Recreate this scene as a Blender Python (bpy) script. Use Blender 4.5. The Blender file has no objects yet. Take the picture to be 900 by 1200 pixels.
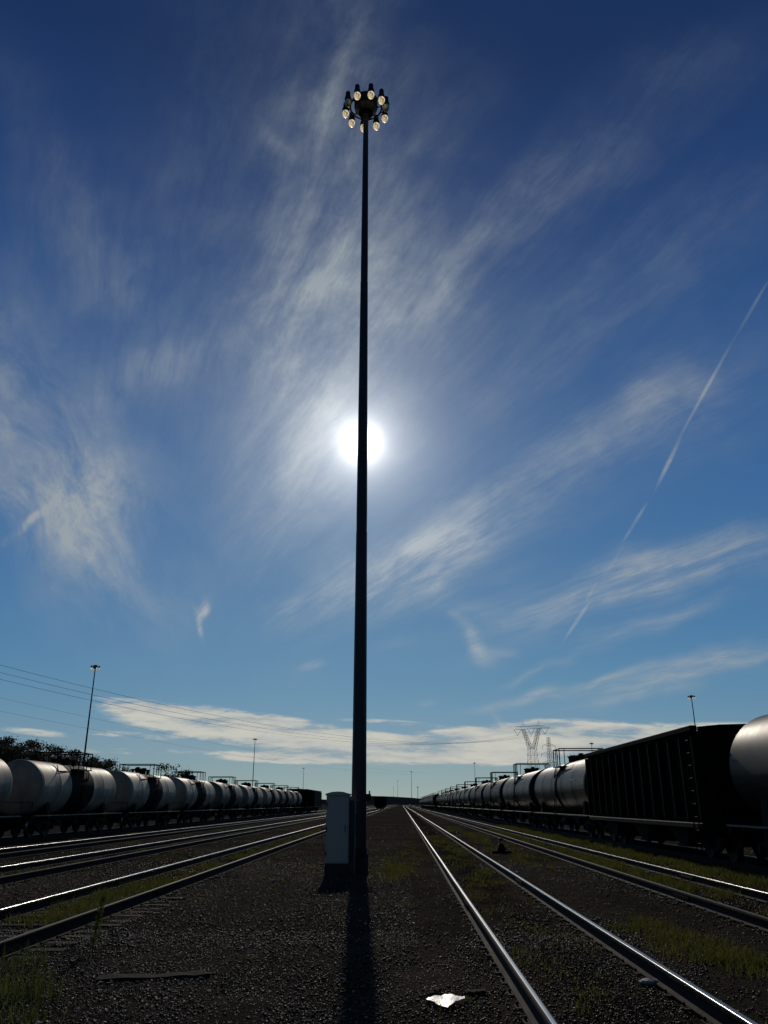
import bpy, math, random
import numpy as np
from mathutils import Vector, Matrix

S = bpy.context.scene
COL = S.collection
R = math.radians
random.seed(7)
RNG = np.random.default_rng(7)

# ------------------------------------------------------------------ camera
EYE = 1.72
PITCH = 20.13
YAW = 1.21                       # degrees left of the track direction (+Y)
cam = bpy.data.cameras.new('camera')
cam.lens = 28.0
cam.sensor_width = 36.0
cam.clip_start = 0.05
cam.clip_end = 20000
camo = bpy.data.objects.new('camera', cam)
COL.objects.link(camo)
camo.location = (0, 0, EYE)
camo.rotation_euler = (R(90 + PITCH), 0, R(YAW))
S.camera = camo

# ------------------------------------------------------------------ exposure
S.view_settings.view_transform = 'Standard'
S.view_settings.look = 'None'
S.view_settings.exposure = -1.0
S.view_settings.gamma = 1.0
S.cycles.max_bounces = 6
S.cycles.transparent_max_bounces = 12
S.cycles.caustics_reflective = False
S.cycles.caustics_refractive = False

# photo measurements (900 x 1200 image) -> viewing directions and ground points
F = 933.0
cP, sP = math.cos(R(PITCH)), math.sin(R(PITCH))
cY, sY = math.cos(R(YAW)), math.sin(R(YAW))


def ray(px, py):
    u = (px - 450) / F
    v = (py - 600) / F
    f = cP + v * sP
    z = sP - v * cP
    return Vector((u * cY - f * sY, u * sY + f * cY, z))


def ground(px, py, z=0.0):
    d = ray(px, py)
    t = (z - EYE) / d.z
    return Vector((d.x * t, d.y * t, z))


def sky_ae(px, py):
    d = ray(px, py)
    return (d.x / d.y, d.z / d.y)


def lin(r, g, b):
    def f(c):
        c /= 255.0
        return c / 12.92 if c <= 0.04045 else ((c + 0.055) / 1.055) ** 2.4
    return (f(r), f(g), f(b))


# ------------------------------------------------------------------ sun
SUN_DIR = ray(423.5, 519).normalized()
SUN_EL = math.asin(SUN_DIR.z)
SUN_AZ = math.atan2(SUN_DIR.x, SUN_DIR.y)      # clockwise from +Y
sun = bpy.data.lights.new('sun', 'SUN')
sun.energy = 2.6
sun.angle = R(0.53)
sun.color = (1.0, 0.90, 0.75)
suno = bpy.data.objects.new('sun', sun)
COL.objects.link(suno)
suno.rotation_euler = SUN_DIR.to_track_quat('Z', 'Y').to_euler()
suno.location = (0, 60, 90)


# ------------------------------------------------------------------ sky
def build_sky():
    w = bpy.data.worlds.new('World')
    S.world = w
    w.use_nodes = True
    nt = w.node_tree
    N, L = nt.nodes, nt.links
    bg = N['Background']
    STR = 0.1
    bg.inputs['Strength'].default_value = STR
    K = 2.0 / STR                      # display-linear -> node units at exposure -1

    def new(t, **kw):
        n = N.new(t)
        for k, v in kw.items():
            setattr(n, k, v)
        return n

    def sock(x, s):
        if isinstance(x, (int, float)):
            s.default_value = x
        elif isinstance(x, (tuple, list)):
            s.default_value = x
        else:
            L.new(x, s)

    def M(op, a, b=0.0, c=0.0, clamp=False):
        n = new('ShaderNodeMath', operation=op, use_clamp=clamp)
        sock(a, n.inputs[0]); sock(b, n.inputs[1]); sock(c, n.inputs[2])
        return n.outputs[0]

    def V(op, a, b=(0, 0, 0), out=0):
        n = new('ShaderNodeVectorMath', operation=op)
        sock(a, n.inputs[0]); sock(b, n.inputs[1])
        return n.outputs[out]

    def dot(a, b):
        return V('DOT_PRODUCT', a, b, 'Value')

    def mixc(f, a, b, bt='MIX'):
        n = new('ShaderNodeMix', data_type='RGBA', blend_type=bt)
        sock(f, n.inputs[0])
        for x, s in ((a, n.inputs[6]), (b, n.inputs[7])):
            if isinstance(x, tuple):
                s.default_value = (*x[:3], 1)
            else:
                L.new(x, s)
        return n.outputs[2]

    def sstep(x, lo, hi):
        n = new('ShaderNodeMapRange', interpolation_type='SMOOTHSTEP')
        sock(x, n.inputs[0])
        n.inputs[1].default_value = lo; n.inputs[2].default_value = hi
        return n.outputs[0]

    tc = new('ShaderNodeTexCoord')
    D = V('NORMALIZE', tc.outputs['Generated'])
    sep = new('ShaderNodeSeparateXYZ'); L.new(D, sep.inputs[0])
    z = sep.outputs[2]
    # daylight
    sk = new('ShaderNodeTexSky', sky_type='NISHITA')
    sk.sun_disc = False
    sk.sun_elevation = SUN_EL
    sk.sun_rotation = SUN_AZ
    sk.altitude = 0
    sk.air_density = 1.0
    sk.dust_density = 0.15
    sk.ozone_density = 2.5
    rp = new('ShaderNodeValToRGB')
    L.new(M('MAXIMUM', z, 0.0), rp.inputs[0])
    els = SKY_RAMP
    cr = rp.color_ramp
    cr.interpolation = 'LINEAR'
    while len(cr.elements) < len(els):
        cr.elements.new(0.5)
    for e, (p, c) in zip(cr.elements, els):
        e.position = p
        e.color = (*c, 1)
    sky = mixc(1.0, sk.outputs[0], rp.outputs[0], 'MULTIPLY')

    # angle from the sun, degrees; the clear sky is deepest opposite the sun
    ca = M('MINIMUM', dot(D, tuple(SUN_DIR)), 1.0)
    ang = M('MULTIPLY', M('ARCCOSINE', ca), 180 / math.pi)
    sc = new('ShaderNodeVectorMath', operation='SCALE')
    L.new(sky, sc.inputs[0])
    k0 = M('MULTIPLY_ADD', sstep(ang, 45, 115), -0.60, 1.21)
    near = M('MULTIPLY_ADD', M('EXPONENT', M('MULTIPLY', ang, -1 / 24.0)), -0.52, 1.04)
    L.new(M('MULTIPLY', k0, near), sc.inputs['Scale'])
    sky = sc.outputs[0]

    # sky dome projected on the vertical plane ahead: straight trails stay straight
    y = M('MAXIMUM', sep.outputs[1], 0.03)
    a = M('DIVIDE', sep.outputs[0], y)
    e = M('DIVIDE', z, y)
    cb = new('ShaderNodeCombineXYZ')
    L.new(a, cb.inputs[0]); L.new(e, cb.inputs[1]); cb.inputs[2].default_value = 1.0
    P = cb.outputs[0]
    wn = new('ShaderNodeTexNoise'); wn.inputs['Scale'].default_value = 5.0
    wn.inputs['Detail'].default_value = 3.0
    L.new(P, wn.inputs['Vector'])
    warp = V('MULTIPLY', V('SUBTRACT', wn.outputs['Color'], (0.5, 0.5, 0.5)), (0.11, 0.11, 0))
    PW = V('ADD', P, warp)
    PS = V('ADD', P, V('MULTIPLY', warp, (0.30, 0.30, 0)))

    def streak(deg, sl, sa, seed, lo, hi, detail=7, rough=0.68, src=None, dist=0.0):
        c, s = math.cos(R(deg)), math.sin(R(deg))
        src = src or PS
        u = dot(src, (c * sl, s * sl, seed))
        v = dot(src, (-s * sa, c * sa, seed * 1.7))
        k = new('ShaderNodeCombineXYZ')
        L.new(u, k.inputs[0]); L.new(v, k.inputs[1])
        n = new('ShaderNodeTexNoise', noise_dimensions='2D')
        n.inputs['Scale'].default_value = 1.0
        n.inputs['Detail'].default_value = detail
        n.inputs['Roughness'].default_value = rough
        n.inputs['Distortion'].default_value = dist
        L.new(k.outputs[0], n.inputs['Vector'])
        return sstep(n.outputs['Fac'], lo, hi)

    vp = sky_ae(65, 900)
    pa = M('SUBTRACT', dot(PS, (1, 0, 0)), vp[0]); pe = M('SUBTRACT', dot(PS, (0, 1, 0)), vp[1])
    phi = M('ARCTAN2', pe, pa)
    lr = M('LOGARITHM', M('MAXIMUM', M('SQRT', M('MULTIPLY_ADD', pa, pa, M('MULTIPLY', pe, pe))), 0.01), 2.718)
    fk = new('ShaderNodeCombineXYZ'); L.new(phi, fk.inputs[0]); L.new(lr, fk.inputs[1])

    def fan(sp, sl, seed, lo, hi, rough=0.72, dist=0.08):
        v = V('ADD', V('MULTIPLY', fk.outputs[0], (sp, sl, 0)), (seed, seed * .37, 0))
        n = new('ShaderNodeTexNoise', noise_dimensions='2D')
        n.inputs['Scale'].default_value = 1.0; n.inputs['Detail'].default_value = 10
        n.inputs['Roughness'].default_value = rough; n.inputs['Distortion'].default_value = dist
        L.new(v, n.inputs['Vector'])
        return sstep(n.outputs['Fac'], lo, hi)

    cls = {
        'A': fan(13, 2.4, 3.1, 0.30, 0.74),
        'V': fan(9, 2.6, 11.7, 0.22, 0.80, dist=0.15),
        'B': streak(-54, 6.0, 15, 12.3, 0.24, 0.72, detail=10, rough=0.7, src=V('ADD', P, V('MULTIPLY', warp, (0.75, 0.75, 0))), dist=0.2),
        'Q': fan(26, 3.0, 5.9, 0.30, 0.72),
        'H': streak(-2, 9.0, 60, 9.4, 0.30, 0.68, rough=0.66),
    }

    def feature(px, py, deg, lpx, wpx):
        c0 = sky_ae(px, py)
        c, s = math.cos(R(deg)), -math.sin(R(deg))
        p1 = sky_ae(px + c * lpx * .2, py + s * lpx * .2)
        nx, ny = s, -c
        p2 = sky_ae(px + nx * wpx * .2, py + ny * wpx * .2)
        m = np.array([[(p1[0] - c0[0]) * 5, (p2[0] - c0[0]) * 5], [(p1[1] - c0[1]) * 5, (p2[1] - c0[1]) * 5]])
        i = np.linalg.inv(m)
        off = -i @ np.array(c0)
        return [(float(i[k, 0]), float(i[k, 1]), float(off[k])) for k in (0, 1)]

    def mask(f, src, power=1):
        ku, kv = feature(*f)
        u, v = dot(src, ku), dot(src, kv)
        q = M('MULTIPLY_ADD', u, u, M('MULTIPLY', v, v))
        if power > 1:
            q = M('POWER', q, power)
        return M('EXPONENT', M('MULTIPLY', q, -1.0))

    # where the cirrus lies: image position it was measured at, direction, half length, half width, density, grain
    sums = {}
    for k, amp, *f in CIRRUS:
        t = M('MULTIPLY', mask(f, PW), amp)
        sums[k] = t if k not in sums else M('ADD', sums[k], t)
    dens = None
    for k, s in sums.items():
        t = M('MULTIPLY', s, M('MULTIPLY_ADD', cls[k], 0.80, 0.20))
        dens = t if dens is None else M('ADD', dens, t)
    # vapour trail
    tr = None
    for amp, *f in TRAIL:
        t = M('MULTIPLY', mask(f, P, 2), amp)
        tr = t if tr is None else M('ADD', tr, t)
    dens = M('ADD', dens, M('MULTIPLY', tr, M('MULTIPLY_ADD', cls['Q'], 0.55, 0.32)))
    bn = new('ShaderNodeTexNoise', noise_dimensions='2D'); bn.inputs['Scale'].default_value = 4.2
    bn.inputs['Detail'].default_value = 5.0; bn.inputs['Roughness'].default_value = 0.6
    L.new(V('ADD', PW, (7.3, 2.1, 0)), bn.inputs['Vector'])
    dens = M('MULTIPLY', dens, M('MULTIPLY_ADD', sstep(bn.outputs['Fac'], 0.32, 0.68), 0.75, 0.55))
    dens = M('MINIMUM', dens, 0.92)
    # low bank of stratocumulus
    bk = None
    for amp, *f in BANK:
        t = M('MULTIPLY', mask(f, P, 2), amp)
        bk = t if bk is None else M('ADD', bk, t)
    bk = sstep(M('MULTIPLY', M('MINIMUM', bk, 1.15), M('MULTIPLY_ADD', cls['H'], 0.95, 0.35)), 0.22, 0.78)
    bk = M('MULTIPLY', bk, 0.92)

    glow = M('EXPONENT', M('MULTIPLY', ang, -1 / 13.0))
    ccol = mixc(M('MINIMUM', M('MULTIPLY', z, 1.5), 1.0), tuple(c * K for c in lin(186, 194, 200)), tuple(c * K for c in lin(150, 161, 170)))
    cl = V('SCALE', ccol, (0, 0, 0))
    cl.node.inputs['Scale'].default_value = 1.0
    L.new(M('MULTIPLY_ADD', glow, 0.60, 0.68), cl.node.inputs['Scale'])
    out = mixc(dens, sky, cl)
    bcol = mixc(M('MULTIPLY', cls['H'], 0.9), tuple(c * K for c in lin(160, 168, 172)), tuple(c * K for c in lin(206, 203, 190)))
    out = mixc(bk, out, bcol)
    # the sun's disc and the aureole of thin cloud around it
    au = None
    for amp, width, p in AUREOLE:
        t = M('MULTIPLY', M('EXPONENT', M('MULTIPLY', M('POWER', M('DIVIDE', ang, width), p), -1.0)), amp * K)
        au = t if au is None else M('ADD', au, t)
    aur = V('SCALE', (1.0, 0.985, 0.95))
    L.new(au, aur.node.inputs['Scale'])
    out = V('ADD', out, aur)
    L.new(out, bg.inputs['Color'])


# sine of elevation -> how the clear autumn sky differs from the model atmosphere
SKY_RAMP = [(p, tuple(q / 1.25 for q in c)) for p, c in
            [(0.005, (0.44,0.683,1.10)), (0.033, (0.46,0.656,0.95)), (0.064, (0.50,0.68,0.93)), (0.129, (0.45,0.73,0.95)), (0.223, (0.41,0.76,1.03)), (0.316, (0.41,0.79,1.12)), (0.407, (0.41,0.79,1.17)), (0.492, (0.37,0.73,1.14)), (0.569, (0.30,0.63,1.05)), (0.638, (0.26,0.51,0.92)), (0.699, (0.225,0.44,0.80)), (0.75, (0.185,0.36,0.67))]]
AUREOLE = [(2.4, 0.95, 1.5), (0.95, 2.1, 1.0), (0.16, 4.8, 1.0), (0.02, 12.0, 1.0)]
CIRRUS = [
    ('V', .60, 392, 285, 83, 235, 72), ('V', .30, 455, 300, 66, 200, 60), ('V', .36, 400, 440, 80, 130, 80), ('V', .26, 400, 60, 72, 130, 45), ('V', .42, 388, 112, 68, 75, 11), ('V', .25, 325, 165, -62, 28, 6),
    ('V', .40, 338, 390, 86, 150, 50), ('V', .14, 150, 330, 15, 240, 130), ('V', .12, 290, 190, 82, 240, 150), ('V', .15, 90, 230, -60, 200, 40),
    ('A', .56, 530, 330, 47, 170, 40), ('A', .16, 600, 420, 38, 220, 70), ('A', .48, 690, 520, 31, 230, 42), ('A', .28, 820, 500, 27, 130, 40),
    ('A', 1.25, 498, 652, 25, 85, 30), ('A', .7, 470, 690, 10, 100, 20), ('A', .45, 385, 680, 25, 60, 13),
    ('A', .45, 545, 705, -25, 60, 13), ('A', 1.5, 562, 738, -48, 26, 7), ('A', .6, 590, 752, -20, 18, 5), ('A', .3, 480, 745, 10, 50, 12),
    ('Q', 1.0, 735, 685, 17, 130, 24), ('Q', .7, 840, 663, 10, 110, 24), ('Q', .7, 775, 735, 14, 70, 11),
    ('Q', 1.3, 795, 798, 12, 85, 11), ('Q', 1.1, 620, 816, 5, 65, 6), ('Q', .75, 700, 800, 9, 60, 5), ('Q', .6, 640, 780, 20, 45, 5), ('Q', .5, 865, 780, 12, 80, 7),
    ('B', .68, 50, 525, -52, 180, 82), ('B', .60, 105, 605, -56, 100, 52), ('B', .34, 25, 595, -30, 70, 40), ('A', .9, 24, 615, 38, 36, 6), ('B', .7, 92, 637, -40, 32, 9),
    ('A', .30, 200, 430, 20, 190, 26), ('A', .11, 770, 120, 36, 160, 60), ('A', .13, 800, 290, 30, 170, 60), ('A', .11, 690, 210, 42, 120, 40),
    ('A', 1.7, 231, 711, 50, 14, 3.6), ('A', 1.5, 222, 729, 88, 13, 3.4), ('A', .8, 573, 832, -72, 16, 3.5), ('A', .5, 366, 776, 10, 12, 6), ('A', .5, 495, 810, 5, 14, 4),
]
TRAIL = [(.38, 881, 362, 60, 36, 2.0), (.62, 829, 453, 61, 64, 2.0), (.70, 783, 543, 64, 30, 2.5), (.55, 744, 612, 58, 24, 2.1), (.13, 720, 656, 58, 22, 2.2),
         (.72, 677, 726, 56, 25, 2.2), (.40, 693, 693, 60, 13, 2.0)]
BANK = [(1.1, 250, 840, -7, 150, 13), (1.1, 330, 862, -6, 190, 16), (1.1, 480, 878, -1, 190, 18), (1.15, 730, 870, -1, 190, 24), (1.1, 590, 868, 4, 110, 22),
        (.8, 330, 888, -2, 90, 7), (.55, 150, 862, -4, 70, 5), (.5, 450, 846, -3, 70, 4), (.5, 160, 880, 0, 90, 5), (.5, 40, 858, -6, 50, 5), (.8, 880, 862, 0, 90, 16)]
build_sky()


# ------------------------------------------------------------------ materials
MATS = {}


def mat(name, col, rough=0.6, metal=0.0, noise=0.0, scale=3.0, bump=0.0, bscale=40.0, col2=None, stretch=(1, 1, 1),
        emit=None, spec=0.5, attr=None, rand=0.0, trans=0.0, lo=0.35, hi=0.7):
    m = bpy.data.materials.new(name)
    m.use_nodes = True
    nt = m.node_tree
    N, L = nt.nodes, nt.links
    b = N['Principled BSDF']
    b.inputs['Base Color'].default_value = (*col, 1)
    b.inputs['Roughness'].default_value = rough
    b.inputs['Metallic'].default_value = metal
    b.inputs['Specular IOR Level'].default_value = spec
    tc = N.new('ShaderNodeTexCoord')
    src = tc.outputs['Object']
    if rand:
        oi = N.new('ShaderNodeObjectInfo')
        ad = N.new('ShaderNodeVectorMath'); ad.operation = 'ADD'
        sc = N.new('ShaderNodeVectorMath'); sc.operation = 'SCALE'
        sc.inputs[0].default_value = (1, 1, 1)
        mu = N.new('ShaderNodeMath'); mu.operation = 'MULTIPLY'; mu.inputs[1].default_value = 90.0
        L.new(oi.outputs['Random'], mu.inputs[0]); L.new(mu.outputs[0], sc.inputs['Scale'])
        L.new(src, ad.inputs[0]); L.new(sc.outputs[0], ad.inputs[1])
        src = ad.outputs[0]
    mp = N.new('ShaderNodeMapping')
    mp.inputs['Scale'].default_value = stretch
    L.new(src, mp.inputs['Vector'])
    src = mp.outputs[0]
    colsock = None
    if noise:
        n = N.new('ShaderNodeTexNoise')
        n.inputs['Scale'].default_value = scale
        n.inputs['Detail'].default_value = 6
        n.inputs['Roughness'].default_value = 0.65
        L.new(src, n.inputs['Vector'])
        mr = N.new('ShaderNodeMapRange')
        mr.inputs[1].default_value = lo; mr.inputs[2].default_value = hi
        mr.inputs[4].default_value = noise
        L.new(n.outputs['Fac'], mr.inputs[0])
        mx = N.new('ShaderNodeMix'); mx.data_type = 'RGBA'
        mx.inputs[6].default_value = (*col, 1)
        mx.inputs[7].default_value = (*(col2 or tuple(c * 0.4 for c in col)), 1)
        L.new(mr.outputs[0], mx.inputs[0])
        colsock = mx.outputs[2]
        rr = N.new('ShaderNodeMapRange')
        rr.inputs[3].default_value = max(0.05, rough - 0.08); rr.inputs[4].default_value = min(1, rough + 0.15)
        L.new(n.outputs['Fac'], rr.inputs[0]); L.new(rr.outputs[0], b.inputs['Roughness'])
    if attr:
        at = N.new('ShaderNodeAttribute'); at.attribute_name = attr
        mx = N.new('ShaderNodeMix'); mx.data_type = 'RGBA'; mx.blend_type = 'MULTIPLY'; mx.inputs[0].default_value = 1.0
        L.new(at.outputs['Color'], mx.inputs[7])
        if colsock:
            L.new(colsock, mx.inputs[6])
        else:
            mx.inputs[6].default_value = (*col, 1)
        colsock = mx.outputs[2]
    if colsock:
        L.new(colsock, b.inputs['Base Color'])
    if bump:
        n = N.new('ShaderNodeTexNoise')
        n.inputs['Scale'].default_value = bscale
        n.inputs['Detail'].default_value = 4
        L.new(src, n.inputs['Vector'])
        bp = N.new('ShaderNodeBump')
        bp.inputs['Strength'].default_value = bump
        bp.inputs['Distance'].default_value = 0.02
        L.new(n.outputs['Fac'], bp.inputs['Height']); L.new(bp.outputs[0], b.inputs['Normal'])
    if trans:
        tr = N.new('ShaderNodeBsdfTranslucent')
        if colsock:
            L.new(colsock, tr.inputs[0])
        else:
            tr.inputs[0].default_value = (*col, 1)
        mxs = N.new('ShaderNodeMixShader'); mxs.inputs[0].default_value = trans
        L.new(b.outputs[0], mxs.inputs[1]); L.new(tr.outputs[0], mxs.inputs[2])
        L.new(mxs.outputs[0], N['Material Output'].inputs[0])
    if emit:
        b.inputs['Emission Color'].default_value = (*emit[0], 1)
        b.inputs['Emission Strength'].default_value = emit[1]
    MATS[name] = m
    return m


mat('pole_steel', (0.045, 0.045, 0.046), 0.5, 0.2, 0.5, 1.2, col2=(0.03, 0.028, 0.026), stretch=(1, 1, .15))
mat('dark_steel', (0.018, 0.017, 0.017), 0.6, 0.2, 0.5, 4)
mat('concrete', (0.05, 0.047, 0.043), 0.9, 0, 0.6, 5, 0.3, 60)
mat('cabinet_paint', (0.68, 0.50, 0.40), 0.5, 0, 0.35, 2.5, 0.05, 10, col2=(0.50, 0.37, 0.29), stretch=(1, 1, .4))
mat('lamp_housing', (0.03, 0.03, 0.033), 0.5, 0.2)
mat('rail_side', (0.016, 0.012, 0.010), 0.85, 0.0, 0.6, 9, 0.3, 50, col2=(0.032, 0.02, 0.014), stretch=(1, .3, 1), spec=0.25)
mat('rail_polished', (0.40, 0.40, 0.41), 0.25, 1.0, 0.6, 3.0, col2=(0.20, 0.18, 0.17), stretch=(14, .2, 1))
mat('rail_corner', (0.20, 0.20, 0.205), 0.20, 1.0, 0.6, 3.0, col2=(0.08, 0.075, 0.07), stretch=(14, .2, 1))
mat('rail_dull', (0.055, 0.042, 0.034), 0.6, 0.3, 0.7, 5.0, col2=(0.02, 0.016, 0.013), stretch=(10, .3, 1))
mat('sleeper_wood', (0.022, 0.019, 0.016), 0.95, 0, 0.6, 6, 0.5, 30, stretch=(.3, 3, 1), spec=0.2)
mat('tank_white', (0.42, 0.355, 0.255), 0.48, 0, 0.9, 0.9, 0.04, 3, col2=(0.15, 0.122, 0.085), stretch=(1.2, 1.6, .45), rand=1, lo=0.42, hi=0.74, spec=0.16)
mat('tank_grey', (0.20, 0.18, 0.14), 0.5, 0, 0.9, 0.9, 0.04, 3, col2=(0.085, 0.068, 0.048), stretch=(1.2, 1.6, .45), rand=1, lo=0.40, hi=0.72, spec=0.15)
mat('tank_black', (0.025, 0.0185, 0.0120), 0.42, 0, 0.75, 1.1, 0.03, 3, col2=(0.050, 0.037, 0.024), stretch=(1.2, 1.4, .5), rand=1, lo=0.40, hi=0.72, spec=0.14)
mat('tank_rusty', (0.025, 0.0175, 0.012), 0.5, 0, 0.75, 1.1, 0.03, 3, col2=(0.05, 0.032, 0.02), stretch=(1.2, 1.4, .5), rand=1, lo=0.40, hi=0.72, spec=0.12)
mat('spill_stain', (0.007, 0.006, 0.0055), 0.7, 0, 0.8, 1.6, col2=(0.022, 0.019, 0.016), stretch=(1, 1.6, .3), rand=1, lo=.5, hi=.75, spec=0.06)
mat('car_iron', (0.012, 0.011, 0.010), 0.7, 0.0, 0.6, 5, 0.2, 20, col2=(0.022, 0.016, 0.012), spec=0.1)
mat('wheel_iron', (0.016, 0.013, 0.011), 0.7, 0.1, 0.6, 6)
mat('tread_steel', (0.4, 0.39, 0.38), 0.3, 1.0)
mat('walk_grating', (0.10, 0.097, 0.09), 0.45, 0.4, 0.5, 6)
mat('hopper_black', (0.0075, 0.007, 0.007), 0.75, 0, 0.6, 2.0, 0.1, 6, col2=(0.014, 0.011, 0.0095), stretch=(1, 1, .4), spec=0.03)
mat('boxcar_brown', (0.024, 0.017, 0.014), 0.65, 0, 0.6, 2.0, 0.1, 6, col2=(0.014, 0.011, 0.010), stretch=(1, 1, .4))
mat('stencil', (0.30, 0.29, 0.27), 0.6)
mat('placard', (0.05, 0.045, 0.04), 0.4, 0, 0.5, 6)
mat('galvanised', (0.26, 0.26, 0.265), 0.6, 0.3)
mat('wire', (0.05, 0.05, 0.055), 0.5, 0.4)
mat('insulator', (0.12, 0.08, 0.06), 0.3)
mat('bark', (0.03, 0.026, 0.022), 0.9, 0, 0.6, 6)
mat('leaf_dark', (0.050, 0.052, 0.024), 0.8, attr='tint', trans=0.25)
mat('leaf_brown', (0.075, 0.048, 0.026), 0.8, attr='tint', trans=0.25)
mat('grass_blade', (0.084, 0.100, 0.024), 0.7, attr='tint', trans=0.55)
mat('dry_blade', (0.16, 0.125, 0.065), 0.8, attr='tint', trans=0.35)
mat('stone', (0.062, 0.052, 0.040), 0.45, attr='tint', spec=0.08)
mat('paper_white', (0.80, 0.79, 0.76), 0.40, 0, 0.5, 7, 0.25, 22, col2=(0.50, 0.47, 0.42), spec=0.9, lo=.5, hi=.8)
mat('old_timber', (0.010, 0.009, 0.008), 0.95, 0, 0.6, 8, 0.6, 30, stretch=(.3, 3, 1), spec=0.2)
mat('hill_earth', (0.035, 0.030, 0.020), 0.95, 0, 0.7, 0.12, col2=(0.02, 0.022, 0.012), spec=0.0)
mat('far_forest', (0.020, 0.024, 0.032), 0.95, 0, 0.7, 0.02, col2=(0.014, 0.017, 0.020), spec=0.0)
mat('orange_paint', (0.35, 0.10, 0.03), 0.6)


def globe_mat(name, strength):
    m = bpy.data.materials.new(name)
    m.use_nodes = True
    nt = m.node_tree; N, L = nt.nodes, nt.links
    b = N['Principled BSDF']
    b.inputs['Base Color'].default_value = (0.75, 0.68, 0.55, 1)
    b.inputs['Roughness'].default_value = 0.25
    # ribbed prismatic glass around a glowing arc tube: brightest in the middle
    tc = N.new('ShaderNodeTexCoord')
    w = N.new('ShaderNodeTexNoise')
    w.inputs['Scale'].default_value = 11.0; w.inputs['Detail'].default_value = 2.0
    L.new(tc.outputs['Object'], w.inputs['Vector'])
    mr = N.new('ShaderNodeMapRange'); mr.inputs[1].default_value = .36; mr.inputs[2].default_value = .66; mr.inputs[3].default_value = 0.30 * strength; mr.inputs[4].default_value = 2.3 * strength
    L.new(w.outputs['Fac'], mr.inputs[0])
    b.inputs['Emission Color'].default_value = (1.0, 0.80, 0.47, 1)
    L.new(mr.outputs[0], b.inputs['Emission Strength'])
    bp = N.new('ShaderNodeBump'); bp.inputs['Strength'].default_value = 0.6
    L.new(w.outputs['Fac'], bp.inputs['Height']); L.new(bp.outputs[0], b.inputs['Normal'])
    MATS[name] = m


globe_mat('globe_lit', 0.75)
globe_mat('globe_off', 0.0)


def ground_mat():
    m = bpy.data.materials.new('yard_ground')
    m.use_nodes = True
    nt = m.node_tree; N, L = nt.nodes, nt.links
    b = N['Principled BSDF']
    b.inputs['Roughness'].default_value = 0.9
    b.inputs['Specular IOR Level'].default_value = 0.0
    tc = N.new('ShaderNodeTexCoord')
    P = tc.outputs['Object']

    def noise(scale, detail=5, rough=.6):
        n = N.new('ShaderNodeTexNoise'); n.inputs['Scale'].default_value = scale
        n.inputs['Detail'].default_value = detail; n.inputs['Roughness'].default_value = rough
        L.new(P, n.inputs['Vector'])
        return n.outputs['Fac']

    def ramp(f, lo, hi):
        r = N.new('ShaderNodeMapRange'); r.inputs[1].default_value = lo; r.inputs[2].default_value = hi
        r.interpolation_type = 'SMOOTHSTEP'
        L.new(f, r.inputs[0]); return r.outputs[0]

    def mix(f, a, c):
        x = N.new('ShaderNodeMix'); x.data_type = 'RGBA'
        L.new(f, x.inputs[0]) if not isinstance(f, float) else setattr(x.inputs[0], 'default_value', f)
        for q, s in ((a, x.inputs[6]), (c, x.inputs[7])):
            if isinstance(q, tuple):
                s.default_value = (*q, 1)
            else:
                L.new(q, s)
        return x.outputs[2]
    vo = N.new('ShaderNodeTexVoronoi'); vo.inputs['Scale'].default_value = 42.0
    L.new(P, vo.inputs['Vector'])
    sepc = N.new('ShaderNodeSeparateColor'); L.new(vo.outputs['Color'], sepc.inputs[0])
    c = mix(ramp(noise(0.5), .35, .65), (0.056, 0.046, 0.035), (0.022, 0.019, 0.016))
    c = mix(ramp(noise(0.16, 4), .48, .62), c, (0.075, 0.056, 0.036))
    c = mix(ramp(noise(0.9, 6), .54, .70), c, (0.036, 0.042, 0.013))
    c2 = mix(sepc.outputs[0], c, (0.14, 0.12, 0.095))
    c = mix(0.4, c, c2)
    sx = N.new('ShaderNodeSeparateXYZ'); L.new(P, sx.inputs[0])
    dm = None
    for t in (1.88, 6.02, -5.55, -9.8, -14.0):
        q = N.new('ShaderNodeMath'); q.operation = 'SUBTRACT'; L.new(sx.outputs[0], q.inputs[0]); q.inputs[1].default_value = t
        q2 = N.new('ShaderNodeMath'); q2.operation = 'ABSOLUTE'; L.new(q.outputs[0], q2.inputs[0])
        if dm is None:
            dm = q2.outputs[0]
        else:
            k = N.new('ShaderNodeMath'); k.operation = 'MINIMUM'; L.new(dm, k.inputs[0]); L.new(q2.outputs[0], k.inputs[1]); dm = k.outputs[0]
    k = N.new('ShaderNodeMath'); k.operation = 'MULTIPLY_ADD'; L.new(noise(1.7), k.inputs[0]); k.inputs[1].default_value = 0.9; L.new(dm, k.inputs[2])
    st = N.new('ShaderNodeMath'); st.operation = 'MULTIPLY_ADD'; L.new(ramp(k.outputs[0], .55, 1.05), st.inputs[0]); st.inputs[1].default_value = 0.5; st.inputs[2].default_value = 0.5
    fm = N.new('ShaderNodeVectorMath'); fm.operation = 'SCALE'; L.new(c, fm.inputs[0]); L.new(st.outputs[0], fm.inputs['Scale'])
    L.new(fm.outputs[0], b.inputs['Base Color'])
    ad = N.new('ShaderNodeMath'); ad.operation = 'ADD'
    L.new(vo.outputs['Distance'], ad.inputs[0]); L.new(noise(60, 4), ad.inputs[1])
    bp = N.new('ShaderNodeBump'); bp.inputs['Strength'].default_value = 0.9; bp.inputs['Distance'].default_value = 0.03
    L.new(ad.outputs[0], bp.inputs['Height']); L.new(bp.outputs[0], b.inputs['Normal'])
    MATS['yard_ground'] = m


ground_mat()


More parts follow.
